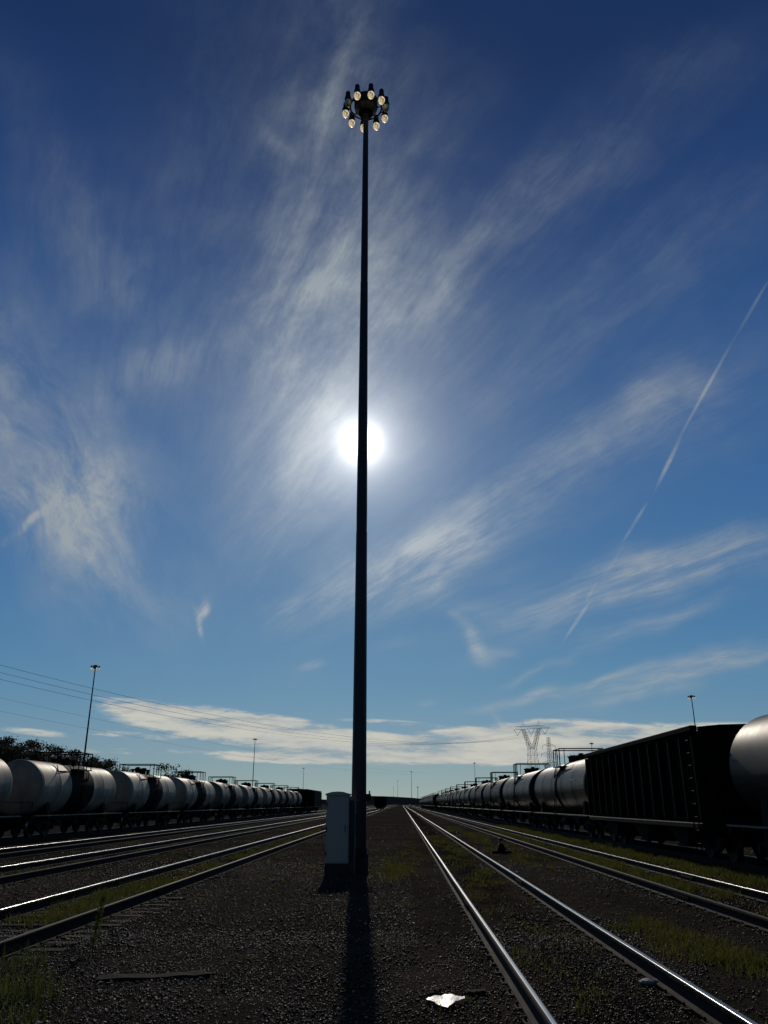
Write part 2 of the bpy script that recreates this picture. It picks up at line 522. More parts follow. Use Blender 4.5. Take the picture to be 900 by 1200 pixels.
# ------------------------------------------------------------------ mesh helpers
class MB:
    def __init__(self):
        self.v = []; self.f = []; self.m = []

    def add(self, verts, faces, mi=0):
        o = len(self.v)
        self.v += [tuple(p) for p in verts]
        self.f += [tuple(i + o for i in f) for f in faces]
        self.m += [mi] * len(faces)
        return self

    def box(self, x0, x1, y0, y1, z0, z1, mi=0, bev=0.0):
        if bev:
            vs = []
            for z, b in ((z0, bev), (z0 + bev, 0), (z1 - bev, 0), (z1, bev)):
                q = bev
                for (x, y) in ((x0 + b + q * (b == 0), y0 + b), (x1 - b - q * (b == 0), y0 + b), (x1 - b, y0 + b + q * (b == 0)), (x1 - b, y1 - b - q * (b == 0)),
                               (x1 - b - q * (b == 0), y1 - b), (x0 + b + q * (b == 0), y1 - b), (x0 + b, y1 - b - q * (b == 0)), (x0 + b, y0 + b + q * (b == 0))):
                    vs.append((x, y, z))
            fs = [tuple(reversed(range(8))), tuple(range(24, 32))]
            for k in range(3):
                for i in range(8):
                    j = (i + 1) % 8
                    fs.append((k * 8 + i, k * 8 + j, k * 8 + 8 + j, k * 8 + 8 + i))
            return self.add(vs, fs, mi)
        return self.add([(x0, y0, z0), (x1, y0, z0), (x1, y1, z0), (x0, y1, z0), (x0, y0, z1), (x1, y0, z1), (x1, y1, z1), (x0, y1, z1)],
                        [(3, 2, 1, 0), (4, 5, 6, 7), (0, 1, 5, 4), (1, 2, 6, 5), (2, 3, 7, 6), (3, 0, 4, 7)], mi)

    def tube(self, a, b, r, n=6, r2=None, mi=0, cap=True):
        a, b = Vector(a), Vector(b)
        r2 = r if r2 is None else r2
        d = (b - a).normalized()
        u = d.orthogonal().normalized()
        w = d.cross(u)
        vs = []
        for p, q in ((a, r), (b, r2)):
            for i in range(n):
                t = 2 * math.pi * i / n
                vs.append(p + (u * math.cos(t) + w * math.sin(t)) * q)
        fs = [(i, (i + 1) % n, n + (i + 1) % n, n + i) for i in range(n)]
        if cap:
            fs += [tuple(reversed(range(n))), tuple(range(n, 2 * n))]
        return self.add(vs, fs, mi)

    def path(self, pts, r, n=6, mi=0):
        for p, q in zip(pts[:-1], pts[1:]):
            self.tube(p, q, r, n, mi=mi)
        return self

    def lathe(self, prof, n=24, axis='Z', c=(0, 0, 0), mi=0, ph=0.0):
        # prof: list of (radius, height along the axis)
        vs = []
        for (r, h) in prof:
            for i in range(n):
                t = 2 * math.pi * i / n + ph
                x, y = r * math.cos(t), r * math.sin(t)
                if axis == 'Z':
                    p = (x, y, h)
                elif axis == 'Y':
                    p = (y, h, x)
                else:
                    p = (h, x, y)
                vs.append((p[0] + c[0], p[1] + c[1], p[2] + c[2]))
        fs = []
        for k in range(len(prof) - 1):
            for i in range(n):
                j = (i + 1) % n
                fs.append((k * n + i, k * n + j, (k + 1) * n + j, (k + 1) * n + i))
        if prof[0][0] > 1e-6:
            fs.append(tuple(reversed(range(n))))
        if prof[-1][0] > 1e-6:
            fs.append(tuple(range((len(prof) - 1) * n, len(prof) * n)))
        return self.add(vs, fs, mi)

    def prism(self, poly, axis, t0, t1, mi=0):
        n = len(poly)
        vs = []
        for t in (t0, t1):
            for (a, b) in poly:
                vs.append((t, a, b) if axis == 'X' else (a, t, b) if axis == 'Y' else (a, b, t))
        fs = [(i, (i + 1) % n, n + (i + 1) % n, n + i) for i in range(n)] + [tuple(reversed(range(n))), tuple(range(n, 2 * n))]
        return self.add(vs, fs, mi)

    def build(self, name, mats, parent=None, smooth=False, kind=None):
        me = bpy.data.meshes.new(name)
        me.from_pydata(self.v, [], self.f)
        mats = mats if isinstance(mats, (list, tuple)) else [mats]
        for m in mats:
            me.materials.append(MATS[m])
        if len(mats) > 1:
            me.polygons.foreach_set('material_index', self.m)
        me.validate()
        import bmesh
        bm = bmesh.new(); bm.from_mesh(me)
        bmesh.ops.recalc_face_normals(bm, faces=bm.faces)
        bm.to_mesh(me); bm.free()
        if smooth:
            me.polygons.foreach_set('use_smooth', [True] * len(me.polygons))
            me.set_sharp_from_angle(angle=R(smooth if smooth is not True else 40))
        o = bpy.data.objects.new(name, me)
        COL.objects.link(o)
        if parent:
            o.parent = parent
        if kind:
            o['kind'] = kind
        return o


def tag(o, label=None, cat=None, group=None, kind=None):
    if label: o['label'] = label
    if cat: o['category'] = cat
    if group: o['group'] = group
    if kind: o['kind'] = kind
    return o


def empty(name, loc, rz=0.0):
    o = bpy.data.objects.new(name, None)
    o.empty_display_size = 0.3
    COL.objects.link(o)
    o.location = loc
    o.rotation_euler = (0, 0, rz)
    return o


KIDS = {}


def children(o):
    return list(o.children)


def copy_tree(o, parent=None):
    c = o.copy()
    COL.objects.link(c)
    if parent:
        c.parent = parent
    for ch in children(o):
        copy_tree(ch, c)
    return c


def mesh_np(name, verts, faces, m, parent=None, tint=None, smooth=False, kind=None):
    """fast mesh from numpy arrays; faces (n, k); tint (n,3) per face"""
    me = bpy.data.meshes.new(name)
    nv, (nf, k) = len(verts), faces.shape
    me.vertices.add(nv)
    me.vertices.foreach_set('co', np.ascontiguousarray(verts, np.float32).ravel())
    me.loops.add(nf * k)
    me.loops.foreach_set('vertex_index', np.ascontiguousarray(faces, np.int32).ravel())
    me.polygons.add(nf)
    me.polygons.foreach_set('loop_start', np.arange(0, nf * k, k, dtype=np.int32))
    me.polygons.foreach_set('loop_total', np.full(nf, k, np.int32))
    me.update(calc_edges=True)
    me.materials.append(MATS[m])
    if tint is not None:
        at = me.attributes.new('tint', 'FLOAT_COLOR', 'FACE')
        q = np.ones((nf, 4), np.float32); q[:, :3] = tint
        at.data.foreach_set('color', q.ravel())
    if smooth:
        me.polygons.foreach_set('use_smooth', np.ones(nf, bool))
    o = bpy.data.objects.new(name, me)
    COL.objects.link(o)
    if parent:
        o.parent = parent
    if kind:
        o['kind'] = kind
    return o


# ------------------------------------------------------------------ ground
def build_ground():
    xs = np.unique(np.concatenate([np.linspace(-14, 16, 121), np.linspace(-120, 120, 81), np.linspace(-6000, 6000, 41)]))
    ys = np.unique(np.concatenate([np.linspace(2, 45, 130), np.linspace(-80, 300, 110), np.linspace(-2500, 9000, 47)]))
    X, Y = np.meshgrid(xs, ys)
    Z = 0.014 * np.sin(X * 1.7 + np.sin(Y * .9)) * np.cos(Y * 1.3 + X * .6) + 0.010 * np.sin(X * 4.1 + Y * 2.3) * np.sin(Y * 3.7 - X)
    Z -= 0.02
    v = np.stack([X.ravel(), Y.ravel(), Z.ravel()], 1)
    nx, ny = len(xs), len(ys)
    i = np.arange(nx - 1)[None, :] + nx * np.arange(ny - 1)[:, None]
    i = i.ravel()
    f = np.stack([i, i + 1, i + 1 + nx, i + nx], 1)
    mesh_np('ground', v, f, 'yard_ground', kind='structure', smooth=True)


build_ground()


def hills(name, d, pts, thick, m):
    """a ridge seen at azimuth/height: pts = (azimuth tangent, crest height)"""
    n = 160
    az = np.linspace(pts[0][0], pts[-1][0], n)
    h = np.interp(az, [p[0] for p in pts], [p[1] for p in pts])
    h = h * (1 + 0.10 * np.sin(az * 90) + 0.06 * np.sin(az * 233 + 1) + 0.05 * RNG.normal(size=n))
    rows = []
    for k, (q, s) in enumerate(((0, -.01), (.25, .45), (.5, .85), (.75, 1.0), (1.1, .9), (2.0, .3), (2.6, -.02))):
        dd = d + (q - .75) * thick
        jit = RNG.normal(size=n) * 0.04 * (0 < s)
        rows.append(np.stack([az * dd, np.full(n, dd), h * (s + jit)], 1))
    v = np.concatenate(rows)
    i = (np.arange(n - 1)[None, :] + n * np.arange(len(rows) - 1)[:, None]).ravel()
    f = np.stack([i, i + 1, i + 1 + n, i + n], 1)
    o = mesh_np(name, v, f, m, kind='structure', smooth=True)
    return o


hills('hills', 2600, [(-2.0, 30), (-0.6, 34), (-0.2, 20), (-0.09, 17), (-.05, 27), (-0.02, 27), (0.01, 20), (0.05, 12), (0.2, 12), (0.6, 22), (2.0, 28)], 500, 'far_forest')


# wooded bank on the left
def bank_height(az):
    return np.interp(az, [-1.4, -0.60, -0.47, -0.40, -0.34, -0.27, -0.2], [9, 9, 8.0, 5.0, 2.5, 1.2, 0])


def build_bank():
    n = 60
    az = np.linspace(-1.4, -0.2, n)
    h = bank_height(az)
    rows = []
    for q, s in ((150, -.02), (172, .5), (195, .9), (220, 1.0), (260, .8), (330, -.02)):
        rows.append(np.stack([az * q, np.full(n, float(q)), h * s * (1 + .05 * RNG.normal(size=n)) - .1], 1))
    v = np.concatenate(rows)
    i = (np.arange(n - 1)[None, :] + n * np.arange(len(rows) - 1)[:, None]).ravel()
    mesh_np('hill', v, np.stack([i, i + 1, i + 1 + n, i + n], 1), 'hill_earth', kind='structure', smooth=True)


build_bank()

# ------------------------------------------------------------------ railway tracks
RAIL_H = 0.175
GAUGE = 0.7525            # half the distance between rail centres


def make_rail(x, name, parent, polished, gauge, y0=-40, y1=1500):
    half = [(.07, 0), (.07, .012), (.02, .03), (.012, .05), (.012, .125), (.036, .135), (.036, .160), (.0345, .1665), (.031, .1712), (.026, .1738), (.018, .1750), (.008, .1756)]
    prof = [(-px, pz) for px, pz in half] + [(px, pz) for px, pz in reversed(half)]
    b = MB()
    ysegs = list(np.linspace(y0, 60, 21)) + [100, 200, 400, 800, y1]
    n = len(prof)
    wob = [0.004 * math.sin(y * .31 + x) for y in ysegs]
    vs = []
    for y, w in zip(ysegs, wob):
        vs += [(x + px + w, y, pz) for px, pz in prof]
    fs, ms = [], []
    for k in range(len(ysegs) - 1):
        for i in range(n):
            j = (i + 1) % n
            b.f.append((k * n + i, k * n + j, (k + 1) * n + j, (k + 1) * n + i))
            b.m.append(1 if 10 <= i <= 12 else 2 if (5 <= i <= 8 if gauge < 0 else 14 <= i <= 17) else 0)
    b.v = vs
    b.f.append(tuple(range(n))); b.m.append(0)
    return b.build(name, ['rail_side', 'rail_polished' if polished else 'rail_dull', 'rail_corner'], parent, smooth=38)


def make_track(x, label, near_pol, far_pol, sleepers=()):
    t = empty('railway_track', (x, 0, 0))
    tag(t, label, 'railway track', 'tracks of the rail yard')
    s = 1 if x > 0 else -1
    make_rail(-s * GAUGE, 'rail', t, near_pol, s)
    make_rail(s * GAUGE, 'rail', t, far_pol, -s)
    for y in sleepers:
        b = MB()
        sk = random.uniform(-.04, .04)
        b.box(-1.28 + sk, 1.28 + sk, y - .11, y + .11, -.14, random.uniform(-.012, .006), bev=.012)
        b.build('sleeper', 'sleeper_wood', t)
    # tie plates, spikes and joint bars on each rail where they can be made out
    for sx in (-1, 1):
        p = MB()
        for y in np.arange(6.2, 34, 0.53):
            p.box(sx * GAUGE - .12, sx * GAUGE + .12, y - .08, y + .08, -.01, .004)
            for q in (-.095, .095):
                p.box(sx * GAUGE + q - .012, sx * GAUGE + q + .012, y + .03, y + .055, .004, .035)
        p.build('tie_plates', 'rail_side', t, kind='stuff')
        j = MB()
        y = 17.0 + sx * 2.1 + x * .3
        j.box(sx * GAUGE - .036, sx * GAUGE + .036, y - .45, y + .45, .045, .118, bev=.008)
        for k in range(6):
            j.tube((sx * GAUGE - .055, y - .38 + k * .15, .08), (sx * GAUGE + .055, y - .38 + k * .15, .08), .014, 6)
        j.build('joint_bar', 'rail_side', t)
    return t


TR1, TR2, TRR = 1.88, 6.02, 10.2
TL1, TL2, TL3, TRL = -5.55, -9.8, -14.0, -19.0
make_track(TR1, 'railway track with two gleaming rails just right of the tall lamp pole', True, True)
make_track(TR2, 'railway track with grass between its rails, beside the dark train on the right', False, True)
make_track(TRR, 'shaded railway track carrying the dark train on the right', False, True)
make_track(TL1, 'grassy railway track just left of the white cabinet', False, True, [10.2 + .53 * i for i in range(14)])
make_track(TL2, 'empty railway track in the middle of the three empty ones on the left', False, True)
make_track(TL3, 'empty railway track lying closest to the white tank cars', False, True)
make_track(TRL, 'railway track carrying the train of white tank cars', False, True)


# ------------------------------------------------------------------ rail car running gear
def add_truck(parent, y):
    bol = MB()
    bol.box(-1.0, 1.0, -.22, .22, .42, .72, bev=.03)
    bol.tube((0, 0, .7), (0, 0, .86), .22, 12)
    t = bol.build('truck', 'car_iron', parent)
    t.location = (0, y, 0)
    for s in (-1, 1):
        f = MB()
        poly = [(-1.12, .40), (-1.12, .62), (-.75, .66), (-.42, .80), (.42, .80), (.75, .66), (1.12, .62), (1.12, .40), (.78, .40), (.45, .24), (-.45, .24), (-.78, .40)]
        f.prism(poly, 'X', s * 1.0 - .07, s * 1.0 + .07)
        for q in (-.16, 0, .16):
            f.lathe([(.075, .34), (.075, .62)], 8, c=(s * 1.07, q, 0))
        for yy in (-.89, .89):
            f.tube((s * 1.0, yy, .457), (s * 1.16, yy, .457), .11, 10)
        f.build('side_frame', 'car_iron', t)
    for yy in (-.89, .89):
        for s in (-1, 1):
            w = MB()
            w.lathe([(.05, -.09), (.17, -.09), (.19, -.03), (.38, -.05), (.455, -.066), (.457, .055), (.495, .06), (.50, .085), (.40, .085), (.19, .05), (.16, .09), (.05, .09)], 22, 'X', (0, 0, 0))
            for i in range(22):
                for kk in (4,):
                    w.m[kk * 22 + i] = 1
            if s > 0:
                w.v = [(-p[0], p[1], p[2]) for p in w.v]
            o = w.build('wheel', ['wheel_iron', 'tread_steel'], t, smooth=30)
            o.location = (s * GAUGE, yy, .457)
        a = MB(); a.tube((-.9, yy, .457), (.9, yy, .457), .075, 10)
        a.build('axle', 'wheel_iron', t, smooth=30)
    return t


def add_coupler(parent, s, ye):
    c = MB()
    c.box(-.11, .11, min(ye - s * .5, ye), max(ye - s * .5, ye), .72, .92, bev=.02)
    c.prism([(-.20, ye - s * .02), (-.20, ye + s * .20), (-.06, ye + s * .26), (.0, ye + s * .12), (.12, ye + s * .10), (.20, ye + s * .24), (.24, ye + s * .06), (.16, ye - s * .04)], 'Z', .66, .96)
    c.build('coupler', 'car_iron', parent)
    h = MB()
    pts = [Vector((.32, ye - s * .25, .78)), Vector((.34, ye - s * .02, .62)), Vector((.30, ye + s * .18, .50)), Vector((.2, ye + s * .30, .48))]
    h.path(pts, .028, 6)
    h.build('air_hose', 'car_iron', parent)


def add_ladder(parent, x, y, z0, z1, axis='Y', w=.42, name='ladder', m='car_iron', lean=0.0):
    b = MB()
    for s in (-.5, .5):
        p = (x, y + s * w, z0) if axis == 'Y' else (x + s * w, y, z0)
        q = (x + lean, y + s * w, z1) if axis == 'Y' else (x + s * w, y + lean, z1)
        b.tube(p, q, .022, 5)
    k = int((z1 - z0) / .38)
    for i in range(k + 1):
        t = (i + .4) / (k + 1)
        z = z0 + (z1 - z0) * t
        xx = x + (lean * t if axis == 'Y' else 0)
        yy = y + (0 if axis == 'Y' else lean * t)
        if axis == 'Y':
            b.tube((xx, yy - w / 2, z), (xx, yy + w / 2, z), .016, 5)
        else:
            b.tube((xx - w / 2, yy, z), (xx + w / 2, yy, z), .016, 5)
    return b.build(name, m, parent)


def brake_wheel(parent, x, y, z, s):
    b = MB()
    n = 14
    pts = [Vector((x + .28 * math.cos(2 * math.pi * i / n), y, z + .28 * math.sin(2 * math.pi * i / n))) for i in range(n + 1)]
    b.path(pts, .018, 5)
    for i in range(4):
        t = math.pi / 4 + math.pi / 2 * i
        b.tube((x, y, z), (x + .28 * math.cos(t), y, z + .28 * math.sin(t)), .013, 5)
    b.tube((x, y, z), (x, y - s * .25, z), .03, 6)
    b.box(x - .03, x + .03, min(y - s * .2, y - s * .26), max(y - s * .2, y - s * .26), z - .7, z + .05)
    return b.build('brake_wheel', 'car_iron', parent)


def make_tank_car(label, L, D, zc, skin, band, group, railing_z):
    """L over couplers; origin on the rail top"""
    root = empty('tank_car', (0, 0, RAIL_H))
    tag(root, label, 'tank car', group)
    Lt = L - (2.5 if band else 1.7)
    Rr = D / 2
    h = Lt / 2
    b = MB()
    prof = []
    dish = .42
    for i in range(9):
        t = math.pi / 2 * i / 8
        prof.append((max(.0005, Rr * math.sin(t)), -h + dish * (1 - math.cos(t))))
    body = [(-h + dish + .02), ]
    for yy in np.linspace(-h + dish + .05, h - dish - .05, 6):
        prof.append((Rr, yy))
        if yy < h - dish - .2:
            prof += [(Rr, yy + .10), (Rr + .004, yy + .11), (Rr + .004, yy + .14), (Rr, yy + .15)]
    for i in range(8, -1, -1):
        t = math.pi / 2 * i / 8
        prof.append((max(.0005, Rr * math.sin(t)), h - dish * (1 - math.cos(t))))
    b.lathe(prof, 48, 'Y', (0, 0, zc))
    tank = b.build('tank', skin, root, smooth=35)
    ztop = zc + Rr
    sB = MB()
    if band:
        sB.lathe([(Rr + .004, -1.62), (Rr + .014, -1.61), (Rr + .014, 1.61), (Rr + .004, 1.62)], 48, 'Y', (0, 0, zc))
        sB.build('stain_band', 'spill_stain', tank, smooth=35)
        for s in (-1, 1):              # pale board beside the band
            b = MB()
            vs = []
            for (a, rr) in ((R(40), .03), (R(60), .03), (R(60), .045), (R(40), .045)):
                for yy in (-3.0, -1.75):
                    vs.append((s * (Rr + rr) * math.cos(a), yy, zc + (Rr + rr) * math.sin(a)))
            b.add(vs, [(0, 1, 3, 2), (4, 5, 7, 6), (0, 1, 7, 6), (2, 3, 5, 4), (0, 2, 4, 6), (1, 3, 5, 7)])
            b.build('side_board', 'stencil', tank)
    else:
        for yy in (0.0,):
            sB.lathe([(Rr + .003, yy - .16), (Rr + .05, yy - .15), (Rr + .05, yy + .15), (Rr + .003, yy + .16)], 48, 'Y', (0, 0, zc))
        sB.build('strap', 'car_iron', tank, smooth=35)
        for s in (-1, 1):
            b = MB()
            y0 = -h * .58
            vs = []
            for (a, rr) in ((R(10), .004), (R(31), .004), (R(31), .012), (R(10), .012)):
                for yy in (y0 - .75, y0 + .75):
                    vs.append((s * (Rr + rr) * math.cos(a), yy, zc + (Rr + rr) * math.sin(a)))
            b.add(vs, [(0, 1, 3, 2), (4, 5, 7, 6), (0, 1, 7, 6), (2, 3, 5, 4), (0, 2, 4, 6), (1, 3, 5, 7)])
            b.build('data_panel', 'placard', tank)
    # saddles over the trucks
    yT = h - 1.75
    for s in (-1, 1):
        b = MB()
        poly = []
        for i in range(11):
            a = R(212 + 116 * i / 10)
            poly.append(((Rr + .03) * math.cos(a), zc + (Rr + .03) * math.sin(a)))
        zz = .86
        poly = [(-1.28, zz)] + poly + [(1.28, zz)]
        poly = [(-1.28, .80)] + poly + [(1.28, .80)]
        b.prism(poly, 'Y', s * yT - .2, s * yT + .2)
        b.build('saddle', 'car_iron', root)
    b = MB()
    b.box(-.26, .26, -L / 2 + .45, L / 2 - .45, .68, .98, bev=.02)
    for s in (-1, 1):
        b.box(-1.42, 1.42, s * (L / 2 - .62) - .1, s * (L / 2 - .62) + .1, .80, 1.04, bev=.02)
    b.box(-.55, .55, -1.5, -.4, .45, .8, bev=.05)
    b.tube((-.7, .6, .62), (-.7, 1.9, .62), .22, 14)
    b.tube((.5, .9, .6), (.5, 1.5, .6), .17, 12)
    b.build('underframe', 'car_iron', root)
    for s in (-1, 1):
        b = MB()
        b.box(s * 1.40 - .13, s * 1.40 + .13, -L / 2 + .75, L / 2 - .75, .985, 1.035)
        for yy in np.linspace(-L / 2 + 1.2, L / 2 - 1.2, 8):
            b.box(s * 1.05 - .25, s * 1.05 + .25, yy - .04, yy + .04, .90, .984)
        b.build('running_board', 'walk_grating', root)
    # manway platform, dome fittings
    for s in (-1, 1):
        b = MB()
        b.box(s * 1.02 - .30, s * 1.02 + .30, -.95, .95, ztop - .33, ztop - .28)
        for yy in (-.8, .8):
            b.tube((s * 1.2, yy, ztop - .34), (s * (Rr * .93), yy, zc + Rr * .36), .03, 5)
        b.build('platform', 'walk_grating', root)
        add_ladder(root, s * (Rr + .13), 0.0, 1.0, ztop - .3, 'Y', .46, lean=s * (1.30 - Rr - .13))
    b = MB()
    zr = railing_z
    z0 = ztop - .30
    X, Yl = 1.25, .92
    for sx in (-1, 1):
        for sy in (-1, 1):
            b.tube((sx * X, sy * Yl, z0), (sx * X, sy * Yl, zr), .032, 6)
        b.tube((sx * X, -Yl, zr), (sx * X, Yl, zr), .028, 6)
        b.tube((sx * X, -.24, z0), (sx * X, -.24, zr), .026, 6)
        b.tube((sx * X, .24, z0), (sx * X, .24, zr), .026, 6)
        b.tube((sx * (X - .28), -Yl, zr), (sx * (X - .28), -Yl, z0 + .02), .022, 6)
    for sy in (-1, 1):
        b.tube((-X, sy * Yl, zr), (X, sy * Yl, zr), .032, 6)
    b.build('safety_railing', 'car_iron', root)
    b = MB()
    b.lathe([(.38, ztop - .1), (.38, ztop + .20), (.43, ztop + .20), (.43, ztop + .27), (.30, ztop + .33), (.05, ztop + .36)], 20, c=(0, 0, 0))
    for i in range(8):
        t = math.pi / 4 * i
        b.tube((.41 * math.cos(t), .41 * math.sin(t), ztop + .16), (.41 * math.cos(t), .41 * math.sin(t), ztop + .36), .03, 5)
    b.build('manway', 'car_iron', root, smooth=30)
    for (vx, vy, hh, rr) in ((-.42, -.45, .30, .10), (.40, -.50, .36, .09), (.02, -.72, .42, .11), (.35, .62, .28, .12), (-.35, .66, .33, .08)):
        b = MB()
        b.lathe([(rr, ztop - .15), (rr, ztop + hh * .6), (rr * 1.5, ztop + hh * .62), (rr * 1.5, ztop + hh * .75), (rr * .5, ztop + hh)], 10, c=(vx, vy, 0))
        b.tube((vx - .16, vy, ztop + hh * .9), (vx + .16, vy, ztop + hh * .9), .025, 5)
        b.build('valve', 'car_iron', root)
    # ends
    for s in (-1, 1):
        ye = s * (L / 2 - .55)
        b = MB()
        for x in (-1.4, 1.4):
            b.tube((x, ye, 1.0), (x, ye, 1.62), .016, 5)
        b.tube((-1.4, ye, 1.62), (1.4, ye, 1.62), .016, 5)
        b.build('end_handrail', 'car_iron', root)
        add_ladder(root, 1.43 * s, ye - s * .12, .25, 1.0, 'Y', .38, name='sill_step')
        add_coupler(root, s, s * (L / 2 - .2))
        add_truck(root, s * yT)
    brake_wheel(root, -.75, -L / 2 + .50, 1.95, -1)
    return root


def make_hopper_car(label, L, Hh, W, skin, group, nribs):
    root = empty('hopper_car', (0, 0, RAIL_H))
    tag(root, label, 'hopper car', group)
    h = L / 2 - .55
    w = W / 2
    z0, z1 = 1.02, Hh
    b = MB()
    # body: two side sheets, deep V ends; open on top, with a crowned load floor inside
    for s in (-1, 1):
        b.box(s * w - (.05 if s > 0 else 0), s * w + (.05 if s < 0 else 0), -h, h, z0 + .02, z1 - .06)
    for s in (-1, 1):
        # vertical upper end wall, slope sheet below it
        ye = s * (h - .01)
        poly = [(-w + .06, z0 + 1.15), (w - .06, z0 + 1.15), (w - .06, z1 + .06), (w * .55, z1 + .12), (0, z1 + .14), (-w * .55, z1 + .12), (-w + .06, z1 + .06)]
        b.prism(poly, 'Y', ye - .04, ye + .04)
        y2 = s * (h - 2.0)
        b.add([(-w + .06, ye, z0 + 1.15), (w - .06, ye, z0 + 1.15), (w - .06, y2, z0 + .05), (-w + .06, y2, z0 + .05),
               (-w + .06, ye - s * .06, z0 + 1.2), (w - .06, ye - s * .06, z0 + 1.2), (w - .06, y2 - s * .06, z0 + .1), (-w + .06, y2 - s * .06, z0 + .1)],
              [(0, 1, 2, 3), (4, 7, 6, 5), (0, 4, 5, 1), (2, 6, 7, 3), (1, 5, 6, 2), (0, 3, 7, 4)])
    b.box(-w + .06, w - .06, -h + 1.2, h - 1.2, z1 - .9, z1 - .8)
    for i in range(nribs):
        yy = -h + .10 + (2 * h - .20) * i / (nribs - 1)
        for s in (-1, 1):
            x0, x1 = sorted((s * (w + .002), s * (w + .15)))
            b.box(x0, x1, yy - .075, yy + .075, z0 + .10, z1 - .12, bev=.015)
    b.build('body', skin, root)
    b = MB()
    for s in (-1, 1):
        b.box(min(s * (w - .04), s * (w + .17)), max(s * (w - .04), s * (w + .17)), -h - .02, h + .02, z1 - .06, z1 + .10, bev=.02)
    b.build('top_chord', skin, root)
    b = MB()
    for s in (-1, 1):
        b.box(min(s * (w - .06), s * (w + .16)), max(s * (w - .06), s * (w + .16)), -h, h, z0 - .14, z0 + .015, bev=.02)
        b.box(-w, w, s * (L / 2 - .55) - .12, s * (L / 2 - .55) + .12, .80, 1.05, bev=.02)
    b.box(-.3, .3, -L / 2 + .5, L / 2 - .5, .66, .95)
    b.build('underframe', 'car_iron', root)
    nb = 3
    for i in range(nb):
        yc = (i - (nb - 1) / 2) * (2 * (h - 3.0) / (nb - 1) if nb > 1 else 0)
        b = MB()
        ww = w - .08
        b.add([(-ww, yc - 1.1, z0 - .1), (ww, yc - 1.1, z0 - .1), (ww, yc + 1.1, z0 - .1), (-ww, yc + 1.1, z0 - .1),
               (-ww + .15, yc - .35, .36), (ww - .15, yc - .35, .36), (ww - .15, yc + .35, .36), (-ww + .15, yc + .35, .36)],
              [(0, 1, 2, 3), (7, 6, 5, 4), (0, 4, 5, 1), (1, 5, 6, 2), (2, 6, 7, 3), (3, 7, 4, 0)])
        b.box(-ww + .1, ww - .1, yc - .42, yc + .42, .30, .36)
        b.build('hopper_bay', 'car_iron', root)
    for s in (-1, 1):
        ye = s * (L / 2 - .52)
        for x in (-w + .25, w - .25):
            b = MB()
            b.box(x - .06, x + .06, ye - .06, ye + .06, 1.05, z0 + 1.2)
            b.tube((x, ye, z0 + .02), (x * .4, s * (h - 1.2), z0 + .75), .05, 5)
            b.build('end_post', 'car_iron', root)
        add_ladder(root, w * .62 * s, s * (h + .12), 1.0, z1 - .05, 'X', .42)
        add_ladder(root, s * (w + .2), s * (h - .35), .35, z1 - .1, 'Y', .42)
        add_coupler(root, s, s * (L / 2 - .2))
        add_truck(root, s * (h - 1.35))
    brake_wheel(root, -.8, -L / 2 + .35, 2.3, -1)
    return root


ORD = ['first', 'second', 'third', 'fourth', 'fifth', 'sixth', 'seventh', 'eighth', 'ninth', 'tenth', 'eleventh', 'twelfth', 'thirteenth', 'fourteenth',
       'fifteenth', 'sixteenth', 'seventeenth', 'eighteenth', 'nineteenth', 'twentieth', 'twenty-first', 'twenty-second', 'twenty-third', 'twenty-fourth']


def reskin(root, m):
    t = [c for c in root.children if c.name.startswith('tank')][0]
    t.data = t.data.copy()
    t.data.materials[0] = MATS[m]


# left train: white tank cars with a dark band, then a dark boxy hopper at the tail
LG = 'white tank cars of the left train'
PL = 14.0
NL = 9
proto = make_tank_car('white tank car cut off by the left edge of the photo', PL, 2.62, 2.32, 'tank_white', True, LG, 4.22)
for i in range(NL):
    o = proto if i == 0 else copy_tree(proto)
    o.location = (TRL, 32.5 + PL * i, RAIL_H)
    if i == 1:
        o['label'] = 'white tank car below the wooded hill, black band round its middle, nearest one shown whole'
    elif i == 2:
        o['label'] = 'white tank car right behind the nearest whole one, railing standing clear against the sky'
    elif i > 2:
        o['label'] = '%s white tank car of the left train, counting from the left photo edge' % ORD[i]
    if i in (4, 7):
        reskin(o, 'tank_grey')
tail = make_hopper_car('dark boxy hopper car directly behind the last white tank car of the left train', 15.2, 4.0, 3.1, 'hopper_black', 'dark cars at the tail of the left train', 10)
tail.location = (TRL, 32.5 + PL * (NL - .5) + 7.8, RAIL_H)
tail2 = copy_tree(tail)
tail2.location = (TRL, 32.5 + PL * (NL - .5) + 23.2, RAIL_H)
tail2['label'] = 'last car of the left train, boxy hopper nearest to the white cabinet'
for c in tail2.children:
    if c.name.startswith('body'):
        c.data = c.data.copy(); c.data.materials[0] = MATS['tank_grey']

